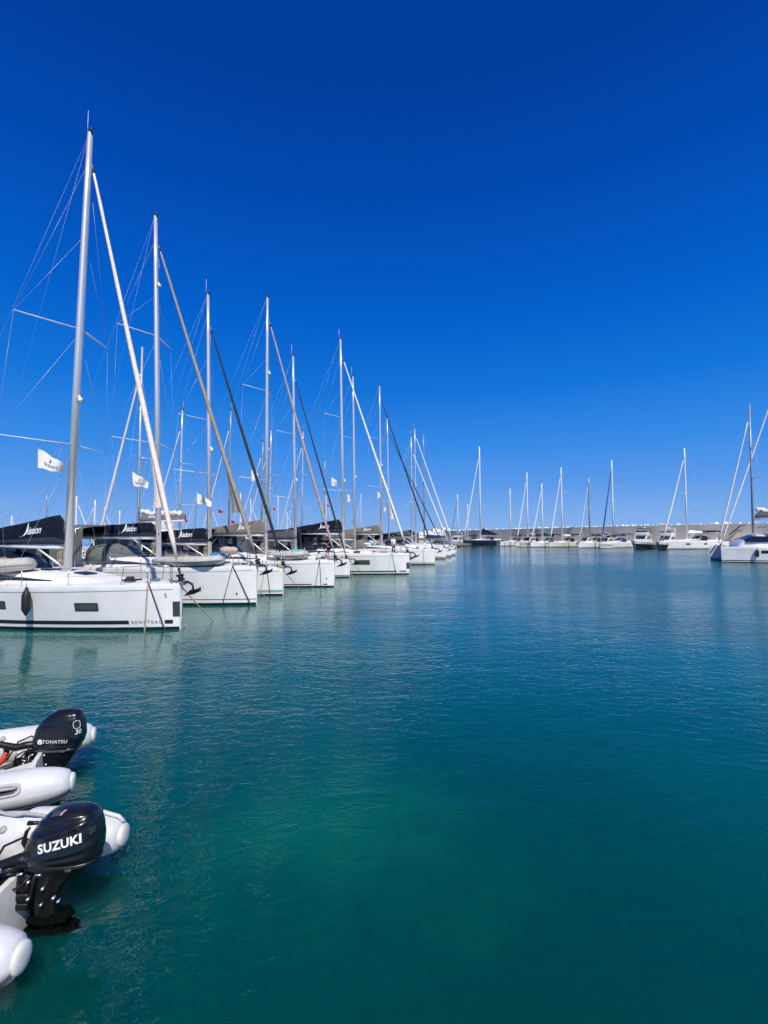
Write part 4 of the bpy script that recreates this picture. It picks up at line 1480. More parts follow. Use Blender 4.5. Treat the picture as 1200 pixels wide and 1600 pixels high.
def person(label, loc, rz, bend=0.0, shirt='cloth_k', trousers='cloth_k', arms='down', shorts=False):
    """standing figure facing local +x; bend tips the torso forward at the hips"""
    hip = Vector((-.10 * math.sin(bend) * 1.6, 0, .92))

    def tor(z, x=0.0, y=0.0):
        v = Vector((x, y, z - .92))
        c, s = math.cos(bend), math.sin(bend)
        return hip + Vector((v.x * c + v.z * s, v.y, -v.x * s + v.z * c))
    J = {'pel': (hip, (.14, .10)), 'waist': (tor(1.08), (.135, .095)), 'chest': (tor(1.30), (.16, .11)), 'neck0': (tor(1.45), (.07, .06)), 'neck': (tor(1.52, .01), .052),
         'head0': (tor(1.59, .03), (.070, .080)), 'head1': (tor(1.67, .03), (.078, .092)), 'head2': (tor(1.735, .02), (.066, .078))}
    E = [('pel', 'waist'), ('waist', 'chest'), ('chest', 'neck0'), ('neck0', 'neck'), ('neck', 'head0'), ('head0', 'head1'), ('head1', 'head2')]
    for s, t in ((1, 'l'), (-1, 'r')):
        sh = tor(1.41, 0, s * .19)
        if arms == 'down' and bend < .3:
            el = sh + Vector((.03, s * .07, -.29))
            wr = el + Vector((.10, -s * .02, -.25))
        else:
            el = sh + Vector((.12, s * .05, -.26))
            wr = el + Vector((.16, -s * .06, -.20))
        fd = (wr - el).normalized()
        pm = wr + fd * .08
        J.update({'sh' + t: (sh, .058), 'el' + t: (el, .042), 'wr' + t: (wr, .028), 'pm' + t: (pm, (.036, .018)),
                  'hip' + t: (hip + Vector((0, s * .09, -.06)), .092), 'kn' + t: (Vector((.03, s * .10, .49)), .058), 'an' + t: (Vector((-.03, s * .10, .09)), .040), 'toe' + t: (Vector((.13, s * .12, .035)), (.042, .03))})
        E += [('chest', 'sh' + t), ('sh' + t, 'el' + t), ('el' + t, 'wr' + t), ('wr' + t, 'pm' + t), ('pel', 'hip' + t), ('hip' + t, 'kn' + t), ('kn' + t, 'an' + t), ('an' + t, 'toe' + t)]
        for k, ln in enumerate((.068, .078, .074, .058)):
            a = pm + Vector((0.0, (k - 1.5) * .020, 0)) + fd * .02
            b = a + fd * ln * .55 + Vector((.008, 0, 0))
            c = b + (fd + Vector((.25, 0, -.1))).normalized() * ln * .5
            J[f'f{k}a' + t], J[f'f{k}b' + t], J[f'f{k}c' + t] = (a, .010), (b, .009), (c, .007)
            E += [('pm' + t, f'f{k}a' + t), (f'f{k}a' + t, f'f{k}b' + t), (f'f{k}b' + t, f'f{k}c' + t)]
        a = wr + fd * .03 + Vector((.025, -s * .01, 0))
        b = a + fd * .04 + Vector((.03, 0, 0))
        J['tha' + t], J['thb' + t] = (a, .012), (b, .009)
        E += [('wr' + t, 'tha' + t), ('tha' + t, 'thb' + t)]
    # nose and ears
    hc = tor(1.66, .03)
    J['nose'] = (tor(1.655, .135), .012)
    E.append(('head1', 'nose'))
    root = skin_mesh('person', J, E, 'pel', M['skin'])
    root.location = loc
    root.rotation_euler = (0, 0, rz)
    tag(root, label, 'person')
    g = lambda k, f: (J[k][0], tuple(q * f for q in (J[k][1] if isinstance(J[k][1], tuple) else (J[k][1],) * 2)))
    sj = {k: g(k, 1.16) for k in ('pel', 'waist', 'chest', 'neck0', 'shl', 'shr')}
    se = [('pel', 'waist'), ('waist', 'chest'), ('chest', 'neck0'), ('chest', 'shl'), ('chest', 'shr')]
    for t in 'lr':
        mid = J['sh' + t][0].lerp(J['el' + t][0], .75)
        sj['sl' + t] = (mid, .062)
        se.append(('sh' + t, 'sl' + t))
    skin_mesh('shirt', sj, se, 'pel', M[shirt], root)
    tj = {'pel': g('pel', 1.2)}
    te = []
    for t in 'lr':
        tj['hip' + t] = g('hip' + t, 1.15)
        tj['kn' + t] = g('kn' + t, 1.3)
        te += [('pel', 'hip' + t), ('hip' + t, 'kn' + t)]
        if not shorts:
            tj['an' + t] = g('an' + t, 1.45)
            te.append(('kn' + t, 'an' + t))
    skin_mesh('trousers', tj, te, 'pel', M[trousers], root)
    c = tor(1.685, .012)
    MB().ball(c, (.098, .088, .10)).build('hair', M['hair'], root)
    ey = MB()
    for s in (-1, 1):
        ey.ball(tor(1.675, .108, s * .033), .012, 0, 6, 5)
    ey.build('eyes', M['black'], root)
    MB().tube([tor(1.615, .105, -.025), tor(1.613, .112, 0), tor(1.615, .105, .025)], .007, 6).build('mouth', M['red'], root)
    return root
# ================================================================== the place
A = R(20)                       # left row: bows point this much towards the quay
RZL = -A                        # heading of the left row
RZ2 = PI - A                    # second row, other side of the pontoon
HL = heading(RZL)
ROWD = Vector((math.sin(A), math.cos(A), 0))

g_row = 'sailboats moored along the left pontoon'
b1 = sailboat('b1', 'nearest white sailboat with black hull window, hanging fender and navy sail cover', (283, 983), RZL, L=14.2, B=4.5, F=1.62, mast=(105, 890, 141, 208),
              genoa='sail_cream', genoa_r=.095, furl_frac=.925, flap=True, cover='navy', cover_h=1.18, boom_z=.98, logo='istion', seed=1, group=g_row, genoa_foot=(276, 872), stripe=(.20, .34), stripe_end=.886, block=(.966, .986), boot=.10,
              spreaders=(.283, .545), spr_len=1.3, roof_h=.42, mast_r=.125, bulb=.385, aft=.42, sheer=.08)
b2 = sailboat('b2', 'white sailboat with deflated grey tender on its foredeck, second bow in the left row', (402, 945), RZL, L=14.0, B=4.4, F=1.85, mast=(248, 877, 243, 338),
              genoa='sail_grey', genoa_r=.10, furl_frac=.912, flap=True, cover='navy', cover_h=.70, aft=.8, boom_z=1.05, logo='istion', seed=2, group=g_row, genoa_foot=(398, 862), canopy='olive', stripe=(.26, .30), spreaders=(.325, .64), mast_r=.12, antenna=False, bulb=.79, boot=.12, sheer=.06)
b3 = sailboat('b3', 'white sailboat with dark grey furled sail, third bow in the left row', (443, 930), RZL, L=13.2, B=4.2, F=1.55, mast=(328, 860, 325, 460), stripem='seagreen',
              genoa='sail_dark', genoa_r=.085, furl_frac=.875, cover='navy', cover_h=.85, aft=.7, boom_z=1.0, logo='istion', seed=3, group=g_row, genoa_foot=(437, 862), stripe=(.16, .30), spreaders=(.32, .52), bulb=.41, sheer=.06)
b4 = sailboat('b4', 'white sailboat with taupe sail cover and pale tender, fourth bow in the left row', (523, 917), RZL, L=13.4, B=4.2, F=1.72, mast=(416, 858, 418, 465),
              genoa='sail_pink', genoa_r=.09, furl_frac=.905, cover='taupe', cover_h=.95, boom_z=1.35, logo='istion', seed=4, group=g_row, genoa_foot=(521, 860), stripe=(.14, .21), stripe_end=.90, block=(.95, .97), spreaders=(.285, .63), antenna=False, bulb=.70, sheer=.06)
b5 = sailboat('b5', 'white sailboat with black furled sail close beside the taupe covered one', (547, 902), RZL, L=12.2, B=4.0, F=1.42, mast=(462, 840, 458, 556),
              genoa='sail_dark', genoa_r=.07, furl_frac=.88, cover='grey_canvas', cover_h=.8, boom_z=1.2, seed=5, group=g_row, stripe=(.13, .19), spreaders=(.28, .6), bulb=.37, canopy='grey_canvas', sheer=.06)
b6 = sailboat('b6', 'white sailboat with black rectangular hull window and white furled sail, midway along the row', (640, 897), RZL, L=14.2, B=4.5, F=1.78, mast=(537, 850, 532, 530),
              genoa='sail', genoa_r=.10, furl_frac=.91, flap=True, cover='navy', cover_h=1.2, boom_z=1.35, logo='istion', seed=6, group=g_row, genoa_foot=(632, 846), stripe=(.19, .30), stripe_end=.93, block=(.945, .985), spreaders=(.27, .62), mast_r=.12, bulb=.32, sheer=.06)
b7 = sailboat('b7', 'sailboat mostly hidden behind the white hull with black window, only its mast rising', (634, 891.2), RZL, L=12.2, B=4.0, F=1.4, mast=(555, 850, 551.5, 588),
              genoa=None, cover='taupe', cover_h=.9, boom_z=1.2, seed=7, group=g_row, spreaders=(.34, .64), bulb=.42, sheer=.06)
b8 = sailboat('b8', 'white sailboat with long black furled sail and taupe sail cover further along the left row', (680, 882), RZL, L=13.6, B=4.3, F=1.75, mast=(596, 850, 593, 603),
              genoa='sail_dark', genoa_r=.085, furl_frac=.92, cover='taupe', cover_h=1.0, boom_z=1.35, canopy='taupe', logo='istion', seed=8, group=g_row, stripe=(.15, .22), spreaders=(.36, .66), antenna=False, bulb=.5, sheer=.06)
b9 = sailboat('b9', 'white sailboat with slim dark furled sail, seventh bow in the left row', (697, 873), RZL, L=12.6, B=4.1, F=1.5, mast=(608, 846, 605, 652),
              genoa='sail_dark', genoa_r=.07, furl_frac=.88, cover='navy', cover_h=.9, boom_z=1.2, seed=9, group=g_row, spreaders=(.35, .65), antenna=False, bulb=.45, detail=1, sheer=.06)
b10 = sailboat('b10', 'white sailboat with short white furled sail, next to last bow in the left row', (706, 870), RZL, L=12.6, B=4.1, F=1.5, mast=(644, 846, 642.5, 682),
               genoa='sail', genoa_r=.10, furl_frac=.86, cover='grey_canvas', cover_h=.9, boom_z=1.2, seed=10, group=g_row, spreaders=(.35, .65), detail=1, sheer=.06)
b11 = sailboat('b11', 'farthest white sailboat of the left row with tall white furled sail', (712, 867.5), RZL, L=13.2, B=4.2, F=1.6, mast=(650, 844, 648, 669),
               genoa='sail', genoa_r=.11, furl_frac=.93, cover='navy', cover_h=.9, boom_z=1.3, seed=11, group=g_row, spreaders=(.35, .65), detail=1, sheer=.06)
# ---- windows, marks and lettering on the hulls
def to_local(b, px, py):
    off = b['hs'].B / 2 * .8
    for _ in range(6):
        p = b['inv'] @ on_plane(px, py, b['org'] - b['side'] * off, b['side'])
        off = b['hs'].y(p.x, max(0, p.z))
    return p
for (x0, x1, y0, y1) in ((117, 153, 942, 955.5), (-24, 13, 938, 952.5)):
    c = to_local(b1, (x0 + x1) / 2, (y0 + y1) / 2)
    wx, wz = (.40, .15)
    hull_window(b1['hs'], c.x - wx, c.x + wx, c.z - wz, c.z + wz, b1['root'], (-1, 1))
hull_text(b1['hs'], 'BENETEAU', .155, b1['L'] * .4265, .265, b1['root'], M['letter_k'], spacing=1.45, bold=.004)
# small emblem by the bow: a curled seahorse-like flourish
def emblem(b, x, z, s):
    pts = [(0.10, .42), (.02, .50), (-.10, .44), (-.10, .30), (.06, .20), (.12, .06), (.04, -.08), (-.12, -.06), (-.10, .04)]
    mb = MB()
    P = []
    for px_, pz in pts:
        X, Z = x + px_ * s, z + pz * s
        P.append(Vector((X, -(b['hs'].y(X, Z) + .004), Z)))
    mb.tube(P, [.02 * s, .05 * s, .05 * s, .05 * s, .07 * s, .06 * s, .05 * s, .03 * s, .01 * s], 6)
    return mb.build('emblem', M['emblem_grey'], b['root'])
emblem(b1, b1['L'] / 2 - .42, 1.15, .25)
emblem(b6, b6['L'] / 2 - .55, 1.35, .22)
# stainless bow plates low on two stems
for b in (b1, b6):
    hs = b['hs']
    mb = MB()
    for sd in (-1, 1):
        hull_patch(hs, b['L'] / 2 - .22, b['L'] / 2 - .002, .46, .98, sd, .006, mb, nx=4)
    mb.build('bow_plate', M['bow_plate'], b['root'])
hull_window(b6['hs'], to_local(b6, 566, 881).x - .62, to_local(b6, 566, 881).x + .62, .82, 1.22, b6['root'], (-1, 1))
# port light on second boat and bow thruster mark
for b, x, z in ((b2, b2['L'] / 2 - 3.4, 1.45), (b2, b2['L'] / 2 - .85, .55), (b4, b4['L'] / 2 - .45, .55)):
    y = b['hs'].y(x, z)
    MB().tube([(x, -y + .01, z), (x, -y - .012, z)], .055, 10).build('skin_fitting', M['frame'], b['root'])

# ---- mooring lines: from the bow cleats into the water
bn = {'b1': 'nearest sailboat', 'b2': 'second sailboat', 'b3': 'third sailboat', 'b4': 'fourth sailboat', 'b5': 'fifth sailboat', 'b6': 'sailboat with black hull window', 'b8': 'seventh sailboat'}
def bowline(k, end, dx, m, what, r=.012):
    b = BOATS[k]
    hs, L = b['hs'], b['L']
    x = L / 2 - dx
    a = b['mat'] @ Vector((x, -(hs.yd(x / L + .5) + .015), hs.fb(x / L + .5) + .03))
    e = at_z(end[0], end[1], -.35)
    line_between(a, e, what, r, m, sag=.05)
def hullline(k, dx0, dx1, z1, m, what, r=.012):
    b = BOATS[k]
    hs, L = b['hs'], b['L']
    x = L / 2 - dx0
    a = b['mat'] @ Vector((x, -(hs.yd(x / L + .5) + .015), hs.fb(x / L + .5) + .03))
    x1 = L / 2 - dx1
    e = b['mat'] @ Vector((x1, -(hs.yw(max(0, min(1, x1 / L + .5))) + .06), z1))
    line_between(a, e, what, r, m, sag=-.02)
hullline('b1', .92, 1.12, -.25, 'rope', 'tan rope hanging straight down beside the lettering of the nearest bow', .018)
hullline('b1', .90, .38, -.25, 'rope_dark', 'dark rope hanging aslant at the nearest bow', .014)
bowline('b1', (304, 992), .92, 'rope', 'tan mooring line slanting forward from the nearest bow into the water', .014)
bowline('b1', (345, 982), .05, 'rope', 'pale mooring line from the anchor roller of the nearest sailboat into open water', .014)
hullline('b2', .95, 1.55, -.25, 'rope_dark', 'dark rope hanging inward at the second bow')
hullline('b2', .95, .12, -.25, 'rope_dark', 'dark rope hanging forward at the second bow', .014)
bowline('b2', (433, 949), .95, 'rope', 'tan mooring line slanting from the second bow past the third bow', .014)
hullline('b3', .8, 1.2, -.2, 'rope', 'thin rope hanging at the third bow by the yellow anchor float')
hullline('b3', .75, .6, -.2, 'rope_dark', 'dark rope hanging at the middle of the third bow')
bowline('b3', (457, 934), .7, 'rope', 'pale mooring line slanting forward from the third bow')
bowline('b3', (478, 930), .1, 'rope', 'mooring line from the third stem reaching under the fourth bow')
hullline('b4', .8, 1.15, -.2, 'rope_dark', 'dark rope hanging aft of the cleat at the fourth bow')
hullline('b4', .8, .75, -.2, 'rope_dark', 'dark rope hanging straight down at the fourth bow')
bowline('b4', (541, 920), .8, 'rope', 'pale mooring line slanting forward from the fourth bow')
bowline('b5', (556, 908), .5, 'rope', 'pale mooring line from the black furled sailboat into the water')
bowline('b5', (575, 902), .1, 'rope', 'mooring line from the fifth stem reaching along the hull with black window')
hullline('b6', 1.3, 1.75, -.2, 'rope', 'tan rope hanging aft at the bow with the black hull window')
hullline('b6', 1.3, 1.0, -.2, 'rope_dark', 'dark rope hanging forward at the bow with the black hull window')
bowline('b6', (668, 899), 1.2, 'rope', 'mooring line slanting forward past the bow plate of the sailboat with black hull window')
hullline('b8', 1.2, 1.1, -.2, 'rope_dark', 'dark rope hanging at the seventh bow')
bowline('b8', (700, 884), .8, 'rope', 'mooring line slanting from the seventh bow')

# ---- fenders
p = to_local(b1, 51.5, 935)
hp = b1['mat'] @ Vector((p.x, -(b1['hs'].yd(p.x / b1['L'] + .5) + .16), b1['hs'].fb(p.x / b1['L'] + .5) - .05))
fender('black fender hanging on the side of the nearest sailboat', hp, .85, .14, 'fenders')
p = b6['mat'] @ Vector((1.9, -(b6['hs'].yd(.64) + .2), 1.45))
fender('black fender at the bow of the fifth sailboat beside the hull with black window', p, .85, .17, 'fenders')

# ---- tenders carried on deck
def on_deck(b, x, y, dz):
    return b['mat'] @ Vector((x, y, b['hs'].fb(x / b['L'] + .5) + dz))
tender('worn grey inflatable tender lying under the boom of the nearest sailboat', on_deck(b1, b1['mx'] - 2.45, -1.0, .42), RZL, L=3.4, w=1.6, r=.25)
tender('deflated grey tender slumped on the foredeck of the second sailboat', on_deck(b2, b2['L'] / 2 - 3.3, -.75, .05), RZL, L=3.7, w=1.6, r=.30, flat=.75)
tender('rolled pale tender on the foredeck of the fourth sailboat', on_deck(b4, b4['L'] / 2 - 3.0, -.55, .08), RZL, L=2.7, w=1.5, r=.26)
# canvas bundle, bags and towels give the decks their clutter
def bundle(b, x, y, dz, s, m, label, cat, name):
    o = MB()
    rnd = random.Random(int(x * 100))
    for k in range(6):
        o.ball((rnd.uniform(-.3, .3) * s, rnd.uniform(-.2, .2) * s, .16 * s + rnd.uniform(0, .12) * s), (.28 * s, .2 * s, .16 * s), 0, 9, 6)
    q = o.build(name, M[m])
    q.location = on_deck(b, x, y, dz)
    return tag(q, label, cat)
bundle(b3, b3['mx'] + 1.2, -.9, .42, 1.0, 'blue_bag', 'bright blue bag on deck of the third sailboat', 'bag', 'sail_bag')
bundle(b5, b5['mx'] + .6, -.9, .42, 1.2, 'turq', 'turquoise towel draped on deck of the fifth sailboat', 'towel', 'draped_towel')
bundle(b6, b6['mx'] + 3.2, -.8, .1, .35, 'red', 'small red bundle near the furled sail of the sailboat with black hull window', 'bundle', 'red_bundle')
bundle(b4, b4['mx'] - 2.2, -1.2, .42, 1.3, 'cushion', 'beige cushions piled beside the mast of the fourth sailboat', 'cushions', 'cushion_pile')
bundle(b3, b3['L'] / 2 - .1, -.12, -.05, .28, 'yellow', 'yellow float tied at the anchor of the third sailboat', 'float', 'anchor_float')
bundle(b5, b5['L'] / 2 + .2, -.1, -.05, .28, 'yellow', 'yellow float tied at the anchor of the fifth sailboat', 'float', 'anchor_float')

# ---- rope coils, folded covers and fenders lying about the decks
def lying_fender(b, x, y, ang, label, m='gelcoat'):
    f = MB()
    prof = [(.02, -.36), (.05, -.32), (.085, -.26), (.10, -.16), (.10, .16), (.085, .26), (.05, .32), (.02, .36)]
    f.loft([[Vector((z, r_ * math.cos(2 * PI * k / 10), r_ * math.sin(2 * PI * k / 10) + .1)) for k in range(10)] for r_, z in prof])
    q = f.build('fender', M[m])
    q.location = on_deck(b, x, y, .06)
    q.rotation_euler = (0, 0, ang)
    return tag(q, label, 'fender', 'fenders')
def coil(b, x, y, label, m='rope', s=1.0):
    f = MB()
    for k in range(5):
        f.tube([Vector(((.20 - .02 * k) * s * math.cos(2 * PI * i / 14 + k), (.17 - .02 * k) * s * math.sin(2 * PI * i / 14 + k), .03 + .035 * k + .012 * math.sin(i * 2 + k))) for i in range(15)], .016, 5, caps=False)
    q = f.build('rope_coil', M[m])
    q.location = on_deck(b, x, y, .06)
    return tag(q, label, 'rope coil', 'rope coils on the decks')
def folded(b, x, y, dz, l, w, h, m, label):
    rows = []
    for i in range(13):
        u = i / 12 * 2 - 1
        e = (1 - abs(u) ** 4) ** .5
        rows.append([Vector((u * l / 2, w / 2 * math.cos(2 * PI * k / 12) * (.7 + .3 * e) * (1 + .12 * math.sin(i * 1.7 + k)), max(0, h / 2 + h / 2 * math.sin(2 * PI * k / 12) * (.5 + .5 * e) * (1 + .2 * math.sin(i * 2.3 + k * 1.3))))) for k in range(12)])
    q = MB().loft(rows).build('folded_canvas', M[m])
    q.location = on_deck(b, x, y, dz)
    q.rotation_euler = (0, 0, RZL)
    return tag(q, label, 'canvas bundle', 'folded canvas on the decks')
nm = {'b1': 'nearest sailboat', 'b2': 'second sailboat', 'b3': 'third sailboat', 'b4': 'fourth sailboat', 'b5': 'fifth sailboat', 'b6': 'sailboat with the black hull window', 'b8': 'seventh sailboat'}
for i, (k, d) in enumerate(nm.items()):
    b = BOATS[k]
    fx = b['L'] / 2
    coil(b, fx - 1.9 - .2 * (i % 3), -.45 + .1 * (i % 2), 'rope coil on the foredeck of the ' + d, 'rope' if i % 2 else 'rope_dark')
    if i != 1 and i != 3:
        folded(b, b['mx'] - 1.6 - .3 * (i % 2), -.9, .46, 1.3 + .2 * (i % 3), .5, .34, ('grey_canvas', 'sail', 'taupe', 'sail', 'cushion', 'navy', 'sail')[i], 'folded canvas beside the boom of the ' + d)
    if i > 0:
        lying_fender(b, b['mx'] + 1.9, -b['hs'].yd((b['mx'] + 1.9) / b['L'] + .5) + .35, RZL + .15 * i, 'fender lying along the side deck of the ' + d, 'fender' if i % 2 else 'gelcoat')

# ---- flags
dirf = Vector((.95, .3, 0))
def flag_px(px, py, b, **k):
    p = on_plane(px, py, b['org'] + b['side'] * k.pop('off', 0.0), b['side'])
    return p
fl = [('white pennant with grey lettering under the spreaders of the nearest sailboat', 59.5, 702, b1, -1.0, 0.95, .72),
      ('white lettered flag flying beside the second mast', 207, 738, b2, -1.0, .78, .68),
      ('white lettered flag flying beside the third mast', 308, 770, b3, -.8, .85, .62),
      ('small white flag half hidden behind the dark furled sail of the third sailboat', 393, 734, b4, -.8, .45, .75),
      ('white lettered flag flying left of the tall mast with white furled sail', 518, 746, b6, -.8, .55, .75),
      ('narrow white flag drooping beside the mast rising behind the hull with black window', 543, 772, b7, -.8, .36, .8),
      ('narrow white flag drooping left of the mast with long black furled sail', 590, 768, b8, -.8, .3, .85),
      ('small white flag low on the mast of the seventh sailboat', 600, 792, b9, -.8, .3, .7)]
for i, (lab, px, py, b, off, w, h) in enumerate(fl):
    p = flag_px(px, py, b, off=off)
    f = flag_obj(lab, p, w, h, dirf, 'istion' if w > .5 else None, 'flag_w', 'white charter flags', 'charter_flag', seed=i * 1.7, tsize=.34, droop=.58)
    MB().tube([(0, 0, .15), (0, 0, -h - .15)], .006, 4).build('halyard', M['wire'], f)

# ---- second row behind the pontoon, bows pointing away to the left
P2 = (BOATS['b1']['org'] + HL * 7.1) - HL * 27.5
def second_row(key, label, mpx, top, low=None, fpx=None, mastm='alu', genoa='sail', cover='grey_canvas', L=12.4, canopy='navy', **k):
    q = on_plane(mpx, 840, P2, HL)
    pt = on_plane(mpx, top, P2, HL)
    rake = .25
    org = Vector((q.x, q.y, 0)) + HL * (L * .08)
    bow = org - HL * (L / 2)
    return sailboat(key, label, (bow.x, bow.y, 0), RZ2, L=L, B=4.0, F=1.35, mast_x=L * .08, mast_h=pt.z - 1.75, rake=rake, genoa=genoa, genoa_r=.085, cover=cover, cover_h=.85, boom_z=1.25, seed=int(mpx),
                    group='sailboats on the far side of the left pontoon', mastm=mastm, detail=1, canopy=canopy, furl_frac=.88, spreaders=(.33, .62), **k)
q = on_plane(215, 840, P2, HL)
pt = on_plane(215, 541, P2, HL)
catamaran('white catamaran with stowed mainsail and taupe boom cover behind the second sailboat', Vector((q.x, q.y, 0)) + HL * .7, RZ2, group='sailboats on the far side of the left pontoon', logo='istion', mast_h=pt.z)
second_row('r2', 'sailboat beyond the pontoon with bright mast between the second and third masts', 280, 640)
second_row('r3', 'sailboat beyond the pontoon with mast just right of the third mast', 357, 641, mastm='alu_dark', cover='taupe', canopy='taupe')
second_row('r4', 'sailboat beyond the pontoon with the shorter mast left of the fourth mast', 408, 690, mastm='alu_dark')
second_row('r5', 'sailboat beyond the pontoon with mast close beside the fourth mast', 421, 672, canopy='olive')
second_row('r6', 'sailboat beyond the pontoon with mast close right of the fifth mast', 471.5, 674, cover='taupe')
second_row('r7', 'sailboat beyond the pontoon with mast between the fifth and sixth masts', 506, 718, mastm='alu_dark', genoa=None)

# ---- further rows: only masts and bits of hull show between the nearer boats
def distant(key, px, top, label, off, flip=False, mastm='alu_white', genoa='sail', frac=.88):
    P3 = (BOATS['b1']['org'] + HL * 7.1) - HL * off
    L = 11.0
    q = on_plane(px, 840, P3, HL)
    pt = on_plane(px, top, P3, HL)
    sg = -1 if flip else 1
    org = Vector((q.x, q.y, 0)) - HL * (sg * L * .08)
    bow = org + HL * (sg * L / 2)
    return sailboat(key, label, (bow.x, bow.y, 0), RZL if not flip else RZ2, L=L, B=3.6, F=1.2, mast_x=L * .08, mast_h=pt.z - 1.6, rake=.1, genoa=genoa, genoa_r=.10, cover='blue_canvas' if int(px) % 3 == 0 else 'grey_canvas', cover_h=.7, boom_z=1.2,
                    seed=int(px), group='distant sailboats behind the left row', mastm=mastm, detail=0, furl_frac=frac, mast_r=.12, bimini=False)
d3 = [(119, 775, 'distant sailboat whose white mast shows just right of the nearest mast', 62, False),
      (147, 781, 'distant sailboat whose white mast shows left of the catamaran furled sail', 66, True),
      (187, 797, 'distant sailboat with the shortest white mast, left of the catamaran boom', 70, False),
      (305, 775, 'distant sailboat mast between the second and third masts', 64, True),
      (392, 780, 'distant sailboat mast beside the dark furled sail of the third sailboat', 66, False),
      (434, 776, 'distant sailboat with bright white mast right of the fourth mast', 66, True),
      (449, 800, 'distant sailboat with short mast left of the fifth mast', 70, False),
      (456, 787, 'distant sailboat mast immediately left of the fifth mast', 64, True),
      (472, 802, 'distant sailboat with white roller sail low behind the fifth mast', 70, True),
      (510, 774, 'distant sailboat with white mast left of the tall sixth mast', 68, False),
      (564, 772, 'distant sailboat mast right of the pair of masts at the sixth boat', 66, True),
      (71, 772, 'distant sailboat whose faint mast shows left of the nearest mast', 90, True),
      (18, 806, 'distant sailboat mast above the nearest sail cover at the left edge', 92, False),
      (163, 793, 'distant sailboat with dark mast behind the catamaran furled sail', 88, False),
      (240, 790, 'distant sailboat mast immediately left of the second mast', 72, True),
      (330, 790, 'distant sailboat mast immediately right of the third mast', 72, False),
      (375, 770, 'distant sailboat mast behind the slanting furled sail of the second sailboat', 68, True)]
for i, (px, top, lab, off, fl_) in enumerate(d3):
    distant('d%d' % i, px, top, lab, off, fl_, 'alu_white' if i % 4 != 3 else 'alu_dark', 'sail' if i % 3 != 2 else None)
distant('d20', 663, 680, 'sailboat with slender dark mast beyond the end of the left row', 14, True, 'alu_dark', None)

# red ensigns on staffs
for i, (px, py, lab) in enumerate(((285, 808, 'red flag right of the second mast above the navy sail cover'), (341, 795, 'red flag highest above the third sail cover'), (361, 812, 'red flag just above the taupe sail cover of the fourth sailboat'), (426, 792, 'small red flag right of the fourth mast'), (468, 770, 'thin red flag high beside the fifth mast'), (511, 788, 'red flag left of the tall sixth mast'))):
    p = on_plane(px, py, P2 + HL * 3.0, HL)
    k = (p - EYEV).length / 60
    f = flag_obj(lab, p, .62 * (1 if i < 3 else .7) * (1 if i != 4 else .4), .46, Vector((.95, -.2, 0)), None, 'flag_r', 'red ensigns', 'red_ensign', seed=i * 2.1, droop=.5)
    MB().tube([(0, 0, .2), (0, 0, -(p.z - 2.0))], .012, 4).build('flag_staff', M['wire'], f)

# ---- pontoon between the two rows
pb = MB()
for k in range(24):
    pb.box(-1.2, 1.2, -7 + k * 7.0 + .05, k * 7.0 - .05, .15, .62)
    pb.box(-1.0, 1.0, -6 + k * 7.0, k * 7.0 - 1, -.3, .15)
po = pb.build('pontoon', M['pontoon'])
po.location = (BOATS['b1']['org'] + HL * 7.1) - HL * 17.2 - ROWD * 12
po.rotation_euler = (0, 0, -A)
tag(po, 'long plank pontoon behind the sterns of the left row', 'pontoon')

# ---- people
pp = on_plane(512, 862, BOATS['b5']['org'], BOATS['b5']['side'])
l5 = BOATS['b5']['inv'] @ pp
person('person in dark shirt and shorts bending over on the foredeck of the fifth sailboat', on_deck(b5, l5.x, 0, .06), RZL + PI - .3, bend=R(62), shirt='cloth_k', trousers='cloth_k', shorts=True)
l7 = BOATS['b7']['inv'] @ on_plane(622, 853, BOATS['b7']['org'], BOATS['b7']['side'])
person('person in pale shirt and dark trousers standing behind the white furled sail', on_deck(b7, min(l7.x, b7['L'] / 2 - 1.2), 0, .06), RZL - .6, shirt='cloth_w', trousers='cloth_n')

# ---- right edge: two yachts pointing left
RZR = PI - R(9)
RZC = PI - R(22)
cb_ = (at_z(1129, 879, 0) + at_z(1108, 874.5, 0)) / 2
CL = 12.2
corg = cb_ - heading(RZC) * (CL / 2)
cat1 = catamaran('white catamaran at the right edge with grey mast, dark cabin windows and two bows', corg, RZC, group='yachts at the right edge', L=CL, B=7.2, mast_h=at_y(1174, 631, 56.0).z, sx=1.75, cover='grey_canvas', mastm='alu_dark', gr=.085)
chs = HullShape(CL, 1.9, 1.75, stern=.9)
mbw = MB()
rows = []
for z in (1.0, 1.32):
    rows.append([Vector((lerp(-2.5, 2.6, i / 8), 7.2 / 2 - .95 + chs.y(lerp(-2.5, 2.6, i / 8), z) + .012, z)) for i in range(9)])
mbw.loft(rows, 0, False, False).build('hull_window', M['glass'], cat1)
n2 = sailboat('n2', 'yacht behind the right-hand catamaran of which only the slanting white furled sail shows', (1123, 873.6), PI - R(9), L=17.0, B=4.8, F=1.6, mast=(1229, 838, 1227, 560), genoa='sail', genoa_r=.085, furl_frac=.97, cover='taupe', cover_h=.75,
              boom_z=1.2, seed=22, group='yachts at the right edge', stripe=(.13, .17), sheer=.05, spreaders=(.42,), bimini=False, antenna=False)
cm_ = Matrix.Translation(corg) @ Matrix.Rotation(RZC, 4, 'Z')
fender('black fender hanging on the near hull of the right-hand catamaran', cm_ @ Vector((3.0, 7.2 / 2 - .95 + chs.yd(.745) + .17, 1.5)), .85, .17, 'fenders')
